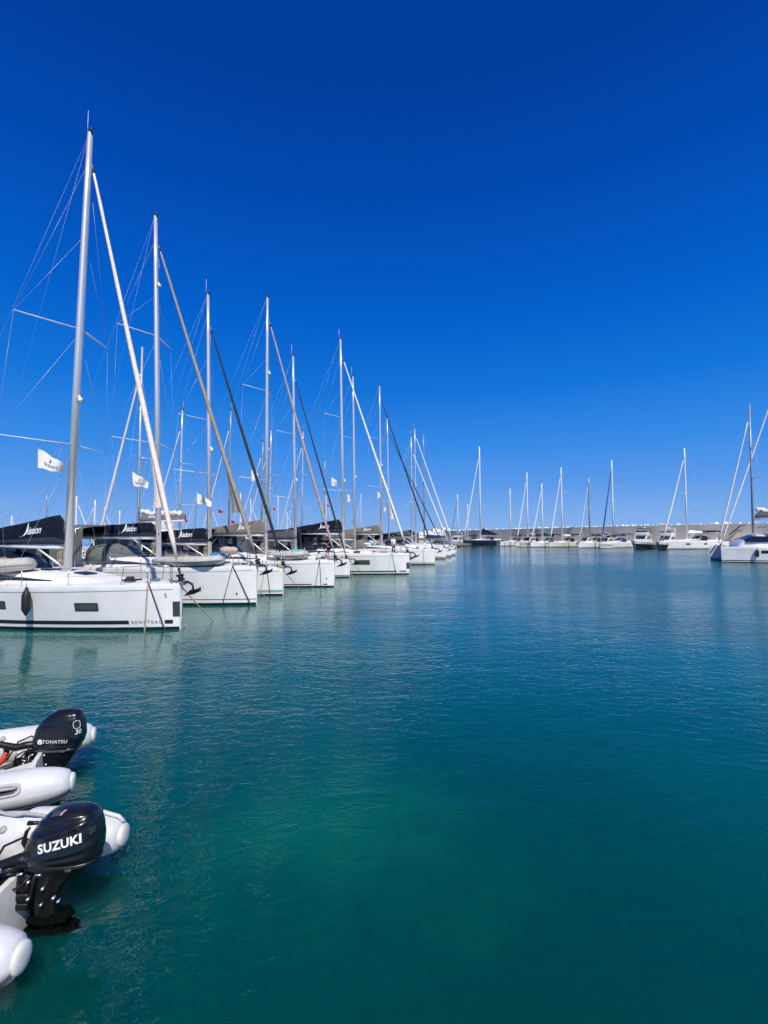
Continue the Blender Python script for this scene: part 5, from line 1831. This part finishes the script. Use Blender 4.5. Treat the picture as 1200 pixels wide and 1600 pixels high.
for x, e, lab in ((3.4, (1113, 880), 'tan mooring line slanting across the near bow of the right-hand catamaran'), (1.0, (1160, 882), 'mooring line from amidships of the right-hand catamaran into the water')):
    a = cm_ @ Vector((x, 7.2 / 2 - .95 + chs.yd(x / CL + .5) + .02, 1.6))
    line_between(a, at_z(e[0], e[1], -.3), lab, .016, 'rope')

# ---- boats along the breakwater
gF = 'boats along the breakwater'
RZF = PI + R(33)
HF = heading(RZF)
def far_sail(key, label, mpx, top, wl_y, **k):
    L = k.pop('L', 12.0)
    rz = k.pop('rz', RZF)
    q = at_z(mpx, wl_y, 0)
    mx = L * .08
    h = heading(rz)
    pt = on_plane(mpx, top, q, Vector((-math.sin(rz), math.cos(rz), 0)))
    bow = q + h * (L / 2 - mx)
    d = dict(L=L, B=3.9, F=1.3, mast_x=mx, mast_h=pt.z - 1.7, rake=.2, genoa='sail', genoa_r=.14, cover='grey_canvas', cover_h=.7, boom_z=1.1, seed=int(mpx), group=gF, mastm='alu_white', detail=1, furl_frac=.88, spreaders=(.36, .66), mast_r=.15, antenna=False)
    d.update(k)
    return sailboat(key, label, (bow.x, bow.y, 0), rz, **d)
f1 = far_sail('f1', 'navy hulled sailing yacht with navy mainsail stowed on its boom, at the breakwater', 751, 700, 851.5, L=18, B=4.8, F=1.75, hullm='navy_hull', rz=PI + R(30), genoa='sail', genoa_r=.18, furl_frac=.88, cover='navy', cover_h=2.4, aft=.16, boom_z=1.2, mast_r=.22, bimini=False, canopy='navy', stripe=(.1, .14), roof_h=.35)
far_sail('f0', 'small sailboat with dark blue furled sail behind the white motor yacht', 715.5, 772, 850, L=9.5, genoa='blue_sleeve', genoa_r=.10)
far_sail('f00', 'small sailboat with pale mast beside the navy hull', 731, 787, 850.5, L=9, genoa=None, cover='blue_canvas')
far_sail('f2', 'sailboat with wind generator mast, right of the navy hull', 798, 763, 853, L=10.5, genoa=None, cover='grey_canvas')
far_sail('f3', 'white sailboat with thin white furled sail, third mast from the left along the breakwater', 825, 738, 854, L=11.5)
far_sail('f4', 'white sailboat with green boom cover at the breakwater', 848, 755, 855, L=11, cover='green_canvas', cover_h=1.0)
far_sail('f5', 'cream hulled sailboat with dark sprayhood at the breakwater', 879, 730, 855, L=12.5, hullm='cream', cover='sail', cover_h=.6)
far_sail('f6', 'sailboat with mast dark in its lower half, at the breakwater', 922, 745, 856, L=10.5, mastm='alu_dark', genoa_r=.07)
far_sail('f7', 'white sailboat with blue furled sail at the breakwater', 959, 719, 856, L=12, genoa='blue_sleeve', genoa_r=.15, canopy='blue_canvas')
far_sail('f8', 'large white sailboat with two square hull windows, right of the motor yachts', 1074, 703, 858, L=14.5, B=4.4, F=1.75, rz=PI + R(12), genoa_r=.15, windows=((-1.6, -.9, .9, 1.25), (2.2, 3.0, .9, 1.25)), cover='sail')
motor_yacht('white flybridge motor yacht with dome, at the far end of the left row', (704, 852), RZF + .4, L=10, B=3.6, F=1.3, dome=True)
motor_yacht('cream cabin cruiser with many windows beside the navy hull', (812, 855.5), PI + R(45), L=9.5, B=3.3, F=1.25, topm='cream', fly=False, arch=True)
motor_yacht('flybridge motor yacht with shade-painted flared hull and radar arch at the breakwater', (992, 858.5), PI + R(48), L=11.5, B=3.9, F=1.6, lower='stripe', hard=True)
motor_yacht('motor yacht with shade-painted flared hull and white arch, right of the flybridge one', (1030, 859), PI + R(45), L=10.5, B=3.6, F=1.45, lower='stripe', fly=True)
motor_yacht('small white motorboat with pale canopy between the cream sailboat and the dark masted one', (903, 856.5), PI + R(40), L=8.0, B=2.9, F=1.1, fly=False, arch=False, canopym='sail')
motor_yacht('small white motorboat with navy canopy left of the blue furled sail', (936, 857), PI + R(40), L=7.5, B=2.8, F=1.05, fly=False, arch=False, canopym='navy')

# ---- breakwater wall, quay, rocks
wp = [Vector((25, 205, 0)), Vector((33, 184, 0)), Vector((46, 158, 0)), Vector((58, 126, 0)), Vector((81, 101, 0)), Vector((112, 62, 0)), Vector((135, 25, 0))]
def offs(P, d):
    out = []
    for i, p in enumerate(P):
        t = (P[min(i + 1, len(P) - 1)] - P[max(i - 1, 0)]).normalized()
        out.append(p + Vector((-t.y, t.x, 0)) * d)
    return out
wt = EYE + 2.05
inner, outer = wp, offs(wp, 1.6)
qin = offs(wp, -3.0)
rings = [[a + Vector((0, 0, -1)), a + Vector((0, 0, wt - .25)), a * 1 + Vector((0, 0, wt)), b + Vector((0, 0, wt)), b + Vector((0, 0, -1))] for a, b in zip(inner, outer)]
w = sharp(MB().loft(rings).build('breakwater_wall', M['concrete']))
tag(w, 'long grey concrete breakwater wall behind the far boats', 'wall')
rings = [[a + Vector((0, 0, -2)), a + Vector((0, 0, 1.15)), b + Vector((0, 0, 1.15)), b + Vector((0, 0, -2))] for a, b in zip(qin, inner)]
qk = sharp(MB().loft(rings).build('quay', M['concrete']))
tag(qk, kind='structure')
rnd = random.Random(5)
mid = offs(wp, 2.9)
tot = []
for i in range(len(mid) - 1):
    ln = (mid[i + 1] - mid[i]).length
    n = max(2, int(ln / 1.0))
    for k in range(n):
        tot.append(mid[i].lerp(mid[i + 1], (k + rnd.random() * .6) / n))
rocks = []
for v in range(5):
    bm = bmesh.new()
    bmesh.ops.create_icosphere(bm, subdivisions=2, radius=1)
    for q in bm.verts:
        q.co *= 1 + .35 * noise.noise(q.co * 1.3 + Vector((v * 7, 0, 0)))
        q.co.z *= .8
    me = bpy.data.meshes.new('armour_rock')
    bm.to_mesh(me)
    bm.free()
    me.materials.append(M['rock'])
    rocks.append(me)
for p in tot:
    o = bpy.data.objects.new('armour_rock', rnd.choice(rocks))
    COL.objects.link(o)
    s = rnd.choice((.26, .3, .34, .38, .42, .55))
    o.location = (p.x, p.y, wt - .12 + rnd.random() * .12)
    o.scale = (s * 1.3, s, s * .85)
    o.rotation_euler = (rnd.random(), rnd.random(), rnd.random() * 6)
    tag(o, 'white armour rock showing above the top edge of the breakwater wall', 'rock', 'armour rocks along the breakwater top')
# rubble bank that carries the rocks
rings = [[a + Vector((0, 0, -2)), a + Vector((0, 0, wt - .7)), b + Vector((0, 0, wt - 1.0)), c + Vector((0, 0, -2))] for a, b, c in zip(offs(wp, 1.62), offs(wp, 4.2), offs(wp, 12))]
tag(MB().loft(rings).build('rubble_bank', M['rock']), kind='structure')
# dark stair rails on the wall
for i, (px, py, lab) in enumerate(((840, 833, 'dark stair rail on the breakwater wall left of the green boom cover'), (892, 829, 'dark stair rail on the breakwater wall above the cream sailboat'), (1152, 828, 'dark stair rail on the breakwater wall behind the tall grey mast'))):
    # find the wall point under this pixel
    best = None
    for a, b in zip(wp[:-1], wp[1:]):
        t = (b - a).normalized()
        nrm = Vector((-t.y, t.x, 0))
        q = on_plane(px, py, a, nrm)
        u = (q - a).dot(t) / (b - a).length
        if 0 <= u <= 1:
            best = (q, t, nrm)
    if best:
        q, t, nrm = best
        s = MB()
        for k in (0, .8):
            e = -nrm * (.35 + k * .9)
            s.tube([Vector((0, 0, -1.1)) + e - t * 1.4, Vector((0, 0, .5)) + e + t * .4, Vector((0, 0, .9)) + e + t * .6, Vector((0, 0, .9)) + e + t * 1.6], .07, 5)
        for k in range(6):
            z = lerp(-1.1, .6, k / 5)
            s.add([Vector((0, 0, z)) - nrm * .35 + t * lerp(-1.4, .5, k / 5), Vector((0, 0, z)) - nrm * 1.05 + t * lerp(-1.4, .5, k / 5), Vector((0, 0, z)) - nrm * 1.05 + t * (lerp(-1.4, .5, k / 5) + .3), Vector((0, 0, z)) - nrm * .35 + t * (lerp(-1.4, .5, k / 5) + .3)], [(0, 1, 2, 3)], 0, False)
        o = s.build('stair_rail', M['frame'])
        o.location = q
        tag(o, lab, 'stair', 'stairs on the breakwater')

# ---- headland with white houses far behind the left row
hm = MB()
rings = []
c0 = at_y(690, 838, 430)
for i in range(25):
    u = i / 24 * 2 - 1
    x = c0.x + u * 90 - 20
    ring = []
    for k in range(9):
        v = k / 8
        ring.append(Vector((x, 425 + v * 90, -1 + 5.0 * max(0, 1 - u * u) ** .7 * math.sin(min(1, v * 1.6) * PI / 2) + .4 * noise.noise(Vector((x * .08, v * 5, 0))))))
    rings.append(ring)
hl = hm.loft(rings, 0, False, False).build('headland', mat('headland_scrub', (.16, .14, .09), .95, var=.4, scale=.05))
tag(hl, kind='structure')
hx = [(657, 8, 3.0), (664, 6, 4.5), (671, 7, 4.0), (679, 9, 6.6), (686, 6, 5.4), (693, 8, 6.9), (700, 7, 6.0), (707, 9, 4.6), (714, 6, 3.6)]
hl_ = ['lowest white house at the left end of the far town', 'white house second from the left in the far town', 'white house third from the left in the far town', 'tall white house left of centre in the far town', 'white house in the middle of the far town', 'tallest white house of the far town', 'white house right of the tallest one in the far town', 'wide white house near the right end of the far town', 'white house at the right end of the far town']
for i, (px, wd, hh) in enumerate(hx):
    b = at_y(px, 838, 446 + (i * 37 % 17))
    r = empty('white_house', (b.x, b.y, 2.6), .3, hl_[i], 'house', 'white houses of the far town')
    m1 = MB().box(-wd * .32, wd * .32, -3, 3, -2, hh)
    m1.box(-wd * .16, wd * .22, -1, 3, hh, hh + 1.4)
    wl_ = m1.build('wall', M['house'], r)
    for fz in range(int(hh // 2.4)):
        for k in (-1, 1):
            MB().box(k * wd * .16 - .45, k * wd * .16 + .45, -3.03, -2.9, .6 + fz * 2.3, 1.8 + fz * 2.3).build('window', M['glass'], wl_)

# ---- dinghies in the foreground
def rib_pose(e_far, e_near, zc):
    a, b = at_z(*e_far, zc), at_z(*e_near, zc)
    mid_ = (a + b) / 2
    v = a - b
    rz = math.atan2(-v.x, v.y)
    return Vector((mid_.x, mid_.y, 0)), rz, v.length
o1, rz1, sp1 = rib_pose((146, 1147), (112, 1222), .33)
d1 = rib('upper grey inflatable dinghy with recessed tube handle and grey side band', o1, rz1, spacing=sp1, r=.225, zc=.33, handle=True, L=3.4)
o2, rz2, sp2 = rib_pose((193, 1303), (30, 1498), .30)
d2 = rib('lower grey inflatable dinghy nearest the camera with white grab pad on its far tube', o2, rz2, spacing=sp2, r=.215, zc=.30, pads=True)
print('dinghies', o1, math.degrees(rz1), sp1, o2, math.degrees(rz2), sp2)

# profile rows: z, x front, x rear, half width, squareness
suz = [(0.00, -.265, .300, .165, 3.2), (.05, -.285, .325, .176, 3.4), (.14, -.275, .330, .180, 3.4), (.24, -.235, .322, .176, 3.2), (.33, -.18, .305, .163, 3.0), (.385, -.12, .275, .140, 2.8), (.415, -.06, .23, .105, 2.6), (.428, .0, .17, .06, 2.4), (.432, .06, .11, .02, 2.2)]
toh = [(0.00, -.27, .270, .165, 3.0), (.04, -.29, .31, .178, 3.2), (.14, -.30, .335, .186, 3.4), (.26, -.27, .330, .182, 3.2), (.37, -.205, .318, .166, 2.9), (.44, -.13, .29, .140, 2.7), (.475, -.06, .25, .105, 2.5), (.495, .0, .19, .06, 2.4), (.50, .06, .12, .02, 2.2)]
def local_pt(o, rz, x, y, z):
    return o + Matrix.Rotation(rz, 3, 'Z') @ Vector((x, y, 0)) + Vector((0, 0, z))
m2, c2, bv2, wrap2 = outboard('black outboard motor lettered SUZUKI on the lower dinghy', local_pt(o2, rz2, -.13, -.03, .56), rz2 + R(2), suz,
    [('SUZUKI', .100, .062, .200, R(12), .034, .10, 1.06)], 's', tilt=R(0), sc=.95)
m1, c1, bv1, wrap1 = outboard('black outboard motor lettered TOHATSU on the upper dinghy', local_pt(o1, rz1, -.27, -.08, .53), rz1 + R(-14), toh,
    [('TOHATSU', .064, .030, .125, R(-3), .007, .12, 1.10)], 't', sc=.93)
# maker's round mark beside the lettering, split in three
def sector(a0, a1, r0, r1, n=8):
    vs = []
    for i in range(n + 1):
        a = lerp(a0, a1, i / n)
        vs += [Vector((r0 * math.cos(a), r0 * math.sin(a), 0)), Vector((r1 * math.cos(a), r1 * math.sin(a), 0))]
    return vs, [(2 * i, 2 * i + 1, 2 * i + 3, 2 * i + 2) for i in range(n)]
for a0, a1 in ((R(35), R(145)), (R(160), R(262)), (R(278), R(380))):
    vs, fs = sector(a0, a1, .004, .036)
    wrap1(vs, fs, M['letter_w'], -.155, .132, 0, 'emblem')
# numbers on the rear quarter of the motors, silver flash on top
def rear_text(bv, cowl, body, size, x, y, z, dirx, m, ang=0.0):
    vs, fs = text(body, size, bold=.012, shear=.15)
    d = Vector(dirx).normalized()
    right = Vector((d.y, -d.x, 0))
    up = right.cross(d)
    if up.z < 0:
        up = -up
    out = []
    for v in vs:
        ca, sa = math.cos(ang), math.sin(ang)
        p = Vector((x, y, z)) + right * (v.x * ca - v.y * sa) + up * (v.x * sa + v.y * ca)
        hit = bv.ray_cast(p - d * 1.0, d)
        out.append((hit[0] if hit[0] else p) - d * .004)
    return MB().add(out, fs, 0, False).build('lettering', m, cowl)
rear_text(bv1, c1, '30', .085, .29, -.12, .22, (-.80, .60, 0), M['letter_w'])
rear_text(bv2, c2, '20', .060, .29, -.10, .27, (-.62, .78, 0), M['cowl_trim'])
# flash plate on the crown of the near cowl
def top_patch(bv, cowl, x0, x1, y0, y1, m, name, skew=0.0, off=.004):
    rows = []
    for i in range(5):
        r_ = []
        for k in range(7):
            x, y = lerp(x0, x1, k / 6) + skew * i / 4, lerp(y0, y1, i / 4)
            hit = bv.ray_cast(Vector((x, y, 2)), Vector((0, 0, -1)))
            r_.append((hit[0] if hit[0] else Vector((x, y, .3))) + Vector((0, 0, off)))
        rows.append(r_)
    return MB().loft(rows, 0, False, False).build(name, m, cowl)
top_patch(bv2, c2, -.055, .025, -.115, -.065, M['cowl_trim'], 'emblem', .02)
top_patch(bv2, c2, .030, .037, -.115, -.065, M['letter_w'], 'emblem', .02, .005)
top_patch(bv2, c2, .042, .049, -.115, -.065, M['red'], 'emblem', .02, .005)
# air intake visor at the rear of the far cowl
vz = MB()
rr = []
for i in range(17):
    a = 2 * PI * i / 16
    u = math.copysign(abs(math.cos(a)) ** .6, math.cos(a)) * .04
    v = math.copysign(abs(math.sin(a)) ** .6, math.sin(a)) * .05
    d = Vector((-.80, .60, 0)).normalized()
    right = Vector((-d.y, d.x, 0))
    p = Vector((.28, -.125, .32)) + right * u + Vector((0, 0, v))
    hit = bv1.ray_cast(p - d, d)
    rr.append((hit[0] if hit[0] else p) - d * .006)
vz.tube(rr, .0035, 6, caps=False)
vz.add(rr[:-1], [tuple(range(16))], 1, False)
vz.build('air_intake', [M['letter_w'], M['stripe']], c1)

# red ring and small fittings at the left edge of the upper dinghy
rg = MB()
P = [Vector((.10 * math.cos(2 * PI * k / 12), 0.07 * math.sin(2 * PI * k / 12), .10 * math.sin(2 * PI * k / 12))) for k in range(13)]
rg.tube(P, .036, 8, caps=False)
ro = rg.build('red_ring', M['red'])
ro.location = at_z(-3, 1180, .46)
tag(ro, 'red ring at the left edge inside the upper dinghy', 'ring')
st = MB()
for k in range(5):
    P = [Vector((.09 * math.cos(2 * PI * i / 14) + .01 * k, .06 * math.sin(2 * PI * i / 14), .02 * k + .01 * math.sin(i))) for i in range(15)]
    st.tube(P, .012, 6, caps=False)
so = st.build('rope_coil', M['rope'])
so.location = local_pt(o1, rz1, -.75, .12, .19)
tag(so, 'small rope coil on the floor of the upper dinghy', 'rope coil')

# ================================================================== water
BOWP = at_z(283, 983, 0)


def water_mat():
    m = bpy.data.materials.new('harbour_water')
    m.use_nodes = True
    nt = m.node_tree
    nt.nodes.clear()
    N = nt.nodes.new
    Lk = nt.links.new
    out = N('ShaderNodeOutputMaterial')
    tc = N('ShaderNodeTexCoord')

    def noise_tex(scale, sx, sy, rot, detail, rough=.55, dist=0.0):
        mp = N('ShaderNodeMapping')
        mp.inputs['Scale'].default_value = (sx, sy, 1)
        mp.inputs['Rotation'].default_value = (0, 0, R(rot))
        Lk(tc.outputs['Object'], mp.inputs['Vector'])
        n = N('ShaderNodeTexNoise')
        n.noise_dimensions = '2D'
        n.inputs['Scale'].default_value = scale
        n.inputs['Detail'].default_value = detail
        n.inputs['Roughness'].default_value = rough
        n.inputs['Distortion'].default_value = dist
        Lk(mp.outputs['Vector'], n.inputs['Vector'])
        return n.outputs['Fac']

    def mul(a, b):
        n = N('ShaderNodeMath')
        n.operation = 'MULTIPLY'
        for i, v in enumerate((a, b)):
            if isinstance(v, (int, float)):
                n.inputs[i].default_value = v
            else:
                Lk(v, n.inputs[i])
        return n.outputs[0]

    def add(a, b):
        n = N('ShaderNodeMath')
        n.operation = 'ADD'
        for i, v in enumerate((a, b)):
            if isinstance(v, (int, float)):
                n.inputs[i].default_value = v
            else:
                Lk(v, n.inputs[i])
        return n.outputs[0]

    def rng(a, f0, f1, t0, t1):
        n = N('ShaderNodeMapRange')
        n.inputs['From Min'].default_value = f0
        n.inputs['From Max'].default_value = f1
        n.inputs['To Min'].default_value = t0
        n.inputs['To Max'].default_value = t1
        Lk(a, n.inputs['Value'])
        return n.outputs[0]
    sx = N('ShaderNodeSeparateXYZ')
    Lk(tc.outputs['Object'], sx.inputs[0])
    X, Y = sx.outputs['X'], sx.outputs['Y']
    # shelter: calm beside the hulls and close to the quay, ruffled in the open basin
    dist = add(add(mul(X, HL.x), mul(Y, HL.y)), -(BOWP.x * HL.x + BOWP.y * HL.y))
    wob = add(mul(noise_tex(.05, 1, 1, 0, 2), 22.0), -11.0)
    open_ = rng(add(dist, wob), 1.0, 16.0, .22, 1.0)
    far = rng(add(Y, wob), 9.0, 28.0, .10, 1.0)
    gust = rng(noise_tex(.07, .5, 1.0, 20, 3), .38, .62, .45, 1.0)
    lee = rng(add(Y, mul(wob, .6)), 47.0, 56.0, 1.0, .55)
    ruf = mul(mul(mul(open_, far), gust), lee)
    swell = noise_tex(.33, .55, 1.0, -12, 2)
    mid_ = noise_tex(1.6, .5, 1.0, 14, 3, .5, .4)
    rip = noise_tex(5.6, .62, 1.0, -16, 3, .55, .5)
    rip2 = noise_tex(9.5, .7, 1.0, 28, 2, .5, .4)
    rip3 = noise_tex(17.0, .5, 1.0, -30, 2, .5, .3)
    h = add(add(mul(swell, .042), mul(mid_, .011)), add(add(mul(rip, .0032), mul(rip3, .0012)), mul(ruf, add(mul(mid_, .036), add(mul(rip, .056), mul(rip2, .026))))))
    bp = N('ShaderNodeBump')
    bp.inputs['Strength'].default_value = 1.0
    bp.inputs['Distance'].default_value = 1.0
    Lk(h, bp.inputs['Height'])
    gl = N('ShaderNodeBsdfGlossy')
    Lk(rng(ruf, 0, 1, .02, .19), gl.inputs['Roughness'])
    gl.inputs['Color'].default_value = (.92, .98, 1.0, 1)
    Lk(bp.outputs['Normal'], gl.inputs['Normal'])
    # light entering cloudy water spreads sideways before it comes back out
    df = N('ShaderNodeSubsurfaceScattering')
    df.falloff = 'BURLEY'
    df.inputs['Scale'].default_value = .75
    df.inputs['Radius'].default_value = (.2, 1.0, .8)
    cm = N('ShaderNodeMix')
    cm.data_type = 'RGBA'
    cm.inputs['A'].default_value = (0.0003, .098, .087, 1)
    cm.inputs['B'].default_value = (0.0004, .116, .101, 1)
    Lk(rng(noise_tex(.16, 1, 1, 0, 2), .38, .66, 0, 1), cm.inputs['Factor'])
    Lk(cm.outputs['Result'], df.inputs['Color'])
    tr = N('ShaderNodeBsdfTransparent')
    tr.inputs['Color'].default_value = (.14, .66, .55, 1)
    body = N('ShaderNodeMixShader')
    # the flatter the view, the longer the path through the cloudy water and the less of the bottom shows
    gm = N('ShaderNodeNewGeometry')
    dt = N('ShaderNodeVectorMath')
    dt.operation = 'DOT_PRODUCT'
    Lk(gm.outputs['Incoming'], dt.inputs[0])
    Lk(gm.outputs['True Normal'], dt.inputs[1])
    ab = N('ShaderNodeMath')
    ab.operation = 'ABSOLUTE'
    Lk(dt.outputs['Value'], ab.inputs[0])
    dv = N('ShaderNodeMath')
    dv.operation = 'DIVIDE'
    dv.inputs[0].default_value = -.34
    Lk(add(ab.outputs[0], .02), dv.inputs[1])
    ex = N('ShaderNodeMath')
    ex.operation = 'EXPONENT'
    Lk(dv.outputs[0], ex.inputs[0])
    Lk(ex.outputs[0], body.inputs['Fac'])
    Lk(df.outputs[0], body.inputs[1])
    Lk(tr.outputs[0], body.inputs[2])
    fr = N('ShaderNodeFresnel')
    fr.inputs['IOR'].default_value = 1.42
    Lk(bp.outputs['Normal'], fr.inputs['Normal'])
    mx = N('ShaderNodeMixShader')
    Lk(fr.outputs[0], mx.inputs['Fac'])
    Lk(body.outputs[0], mx.inputs[1])
    Lk(gl.outputs[0], mx.inputs[2])
    Lk(mx.outputs[0], out.inputs['Surface'])
    return m
wm = MB().add([(-4000, -60, 0), (4000, -60, 0), (4000, 9000, 0), (-4000, 9000, 0)], [(0, 1, 2, 3)], 0, False)
wo = wm.build('water', water_mat())
tag(wo, kind='structure')
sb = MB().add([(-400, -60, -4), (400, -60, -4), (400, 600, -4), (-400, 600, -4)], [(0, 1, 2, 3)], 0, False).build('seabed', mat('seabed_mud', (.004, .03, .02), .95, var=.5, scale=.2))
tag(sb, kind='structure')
# a paler green patch on the muddy bottom
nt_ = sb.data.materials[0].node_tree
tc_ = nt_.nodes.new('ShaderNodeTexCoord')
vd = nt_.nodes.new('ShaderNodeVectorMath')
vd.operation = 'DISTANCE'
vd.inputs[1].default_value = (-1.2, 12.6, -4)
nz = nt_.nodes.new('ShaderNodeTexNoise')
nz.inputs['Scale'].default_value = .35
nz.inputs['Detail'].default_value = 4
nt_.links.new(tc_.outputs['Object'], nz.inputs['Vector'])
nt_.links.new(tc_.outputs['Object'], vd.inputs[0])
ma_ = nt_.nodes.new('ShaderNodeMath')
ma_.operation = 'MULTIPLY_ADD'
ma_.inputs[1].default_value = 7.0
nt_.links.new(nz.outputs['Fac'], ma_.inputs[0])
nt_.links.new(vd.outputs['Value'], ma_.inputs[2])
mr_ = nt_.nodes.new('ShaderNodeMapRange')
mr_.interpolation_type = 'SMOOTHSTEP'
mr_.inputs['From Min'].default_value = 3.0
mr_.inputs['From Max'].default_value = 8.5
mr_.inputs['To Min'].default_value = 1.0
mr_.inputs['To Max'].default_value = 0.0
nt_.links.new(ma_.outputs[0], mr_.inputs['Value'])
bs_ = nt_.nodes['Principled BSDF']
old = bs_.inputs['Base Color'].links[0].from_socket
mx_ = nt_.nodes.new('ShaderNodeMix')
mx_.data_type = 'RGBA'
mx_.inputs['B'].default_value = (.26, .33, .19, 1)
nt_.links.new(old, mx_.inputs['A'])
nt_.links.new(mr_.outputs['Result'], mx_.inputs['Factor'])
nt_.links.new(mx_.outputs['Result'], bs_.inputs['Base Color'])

# ================================================================== light
SUN_EL, SUN_AZ = R(51), R(160)          # azimuth clockwise from +Y: high behind the camera
sd = Vector((math.sin(SUN_AZ) * math.cos(SUN_EL), math.cos(SUN_AZ) * math.cos(SUN_EL), math.sin(SUN_EL)))
sl = bpy.data.lights.new('sun', 'SUN')
sl.energy = 4.9
sl.angle = R(.53)
sl.color = (1.0, .94, .83)
so_ = bpy.data.objects.new('sun', sl)
COL.objects.link(so_)
so_.rotation_euler = sd.to_track_quat('Z', 'Y').to_euler()
wd = bpy.data.worlds.new('World')
S.world = wd
wd.use_nodes = True
nt = wd.node_tree
bg = nt.nodes['Background']
sky = nt.nodes.new('ShaderNodeTexSky')
sky.sky_type = 'NISHITA'
sky.sun_disc = False
sky.sun_elevation = SUN_EL
sky.sun_rotation = SUN_AZ
sky.altitude = 0
sky.air_density = 1.0
sky.dust_density = .3
sky.ozone_density = 3.0
geo = nt.nodes.new('ShaderNodeTexCoord')
sep = nt.nodes.new('ShaderNodeSeparateXYZ')
nt.links.new(geo.outputs['Generated'], sep.inputs[0])
ramp = nt.nodes.new('ShaderNodeValToRGB')
stops = [(0.0, (.26, .46, .84)), (.05, (.185, .40, .83)), (.10, (.10, .32, .82)), (.17, (.040, .26, .80)), (.28, (.006, .175, .70)), (.40, (.0006, .118, .60)), (.57, (.0002, .069, .44)), (.70, (.0001, .047, .335)), (1.0, (.0001, .036, .25))]
el = ramp.color_ramp.elements
while len(el) < len(stops):
    el.new(.5)
for e, (p, c) in zip(el, stops):
    e.position = p
    e.color = (*c, 1)
nt.links.new(sep.outputs['Z'], ramp.inputs['Fac'])
up = nt.nodes.new('ShaderNodeVectorMath')
up.operation = 'SCALE'
up.inputs['Scale'].default_value = 1 / .12
nt.links.new(ramp.outputs['Color'], up.inputs[0])
mixn = nt.nodes.new('ShaderNodeMix')
mixn.data_type = 'RGBA'
mixn.inputs['Factor'].default_value = .006
nt.links.new(up.outputs[0], mixn.inputs['A'])
nt.links.new(sky.outputs[0], mixn.inputs['B'])
nt.links.new(mixn.outputs['Result'], bg.inputs['Color'])
bg.inputs['Strength'].default_value = .12
S.view_settings.view_transform = 'Standard'
S.view_settings.look = 'None'
S.view_settings.exposure = 0.0
S.view_settings.gamma = 1.0
S.cycles.max_bounces = 8
S.cycles.transparent_max_bounces = 8
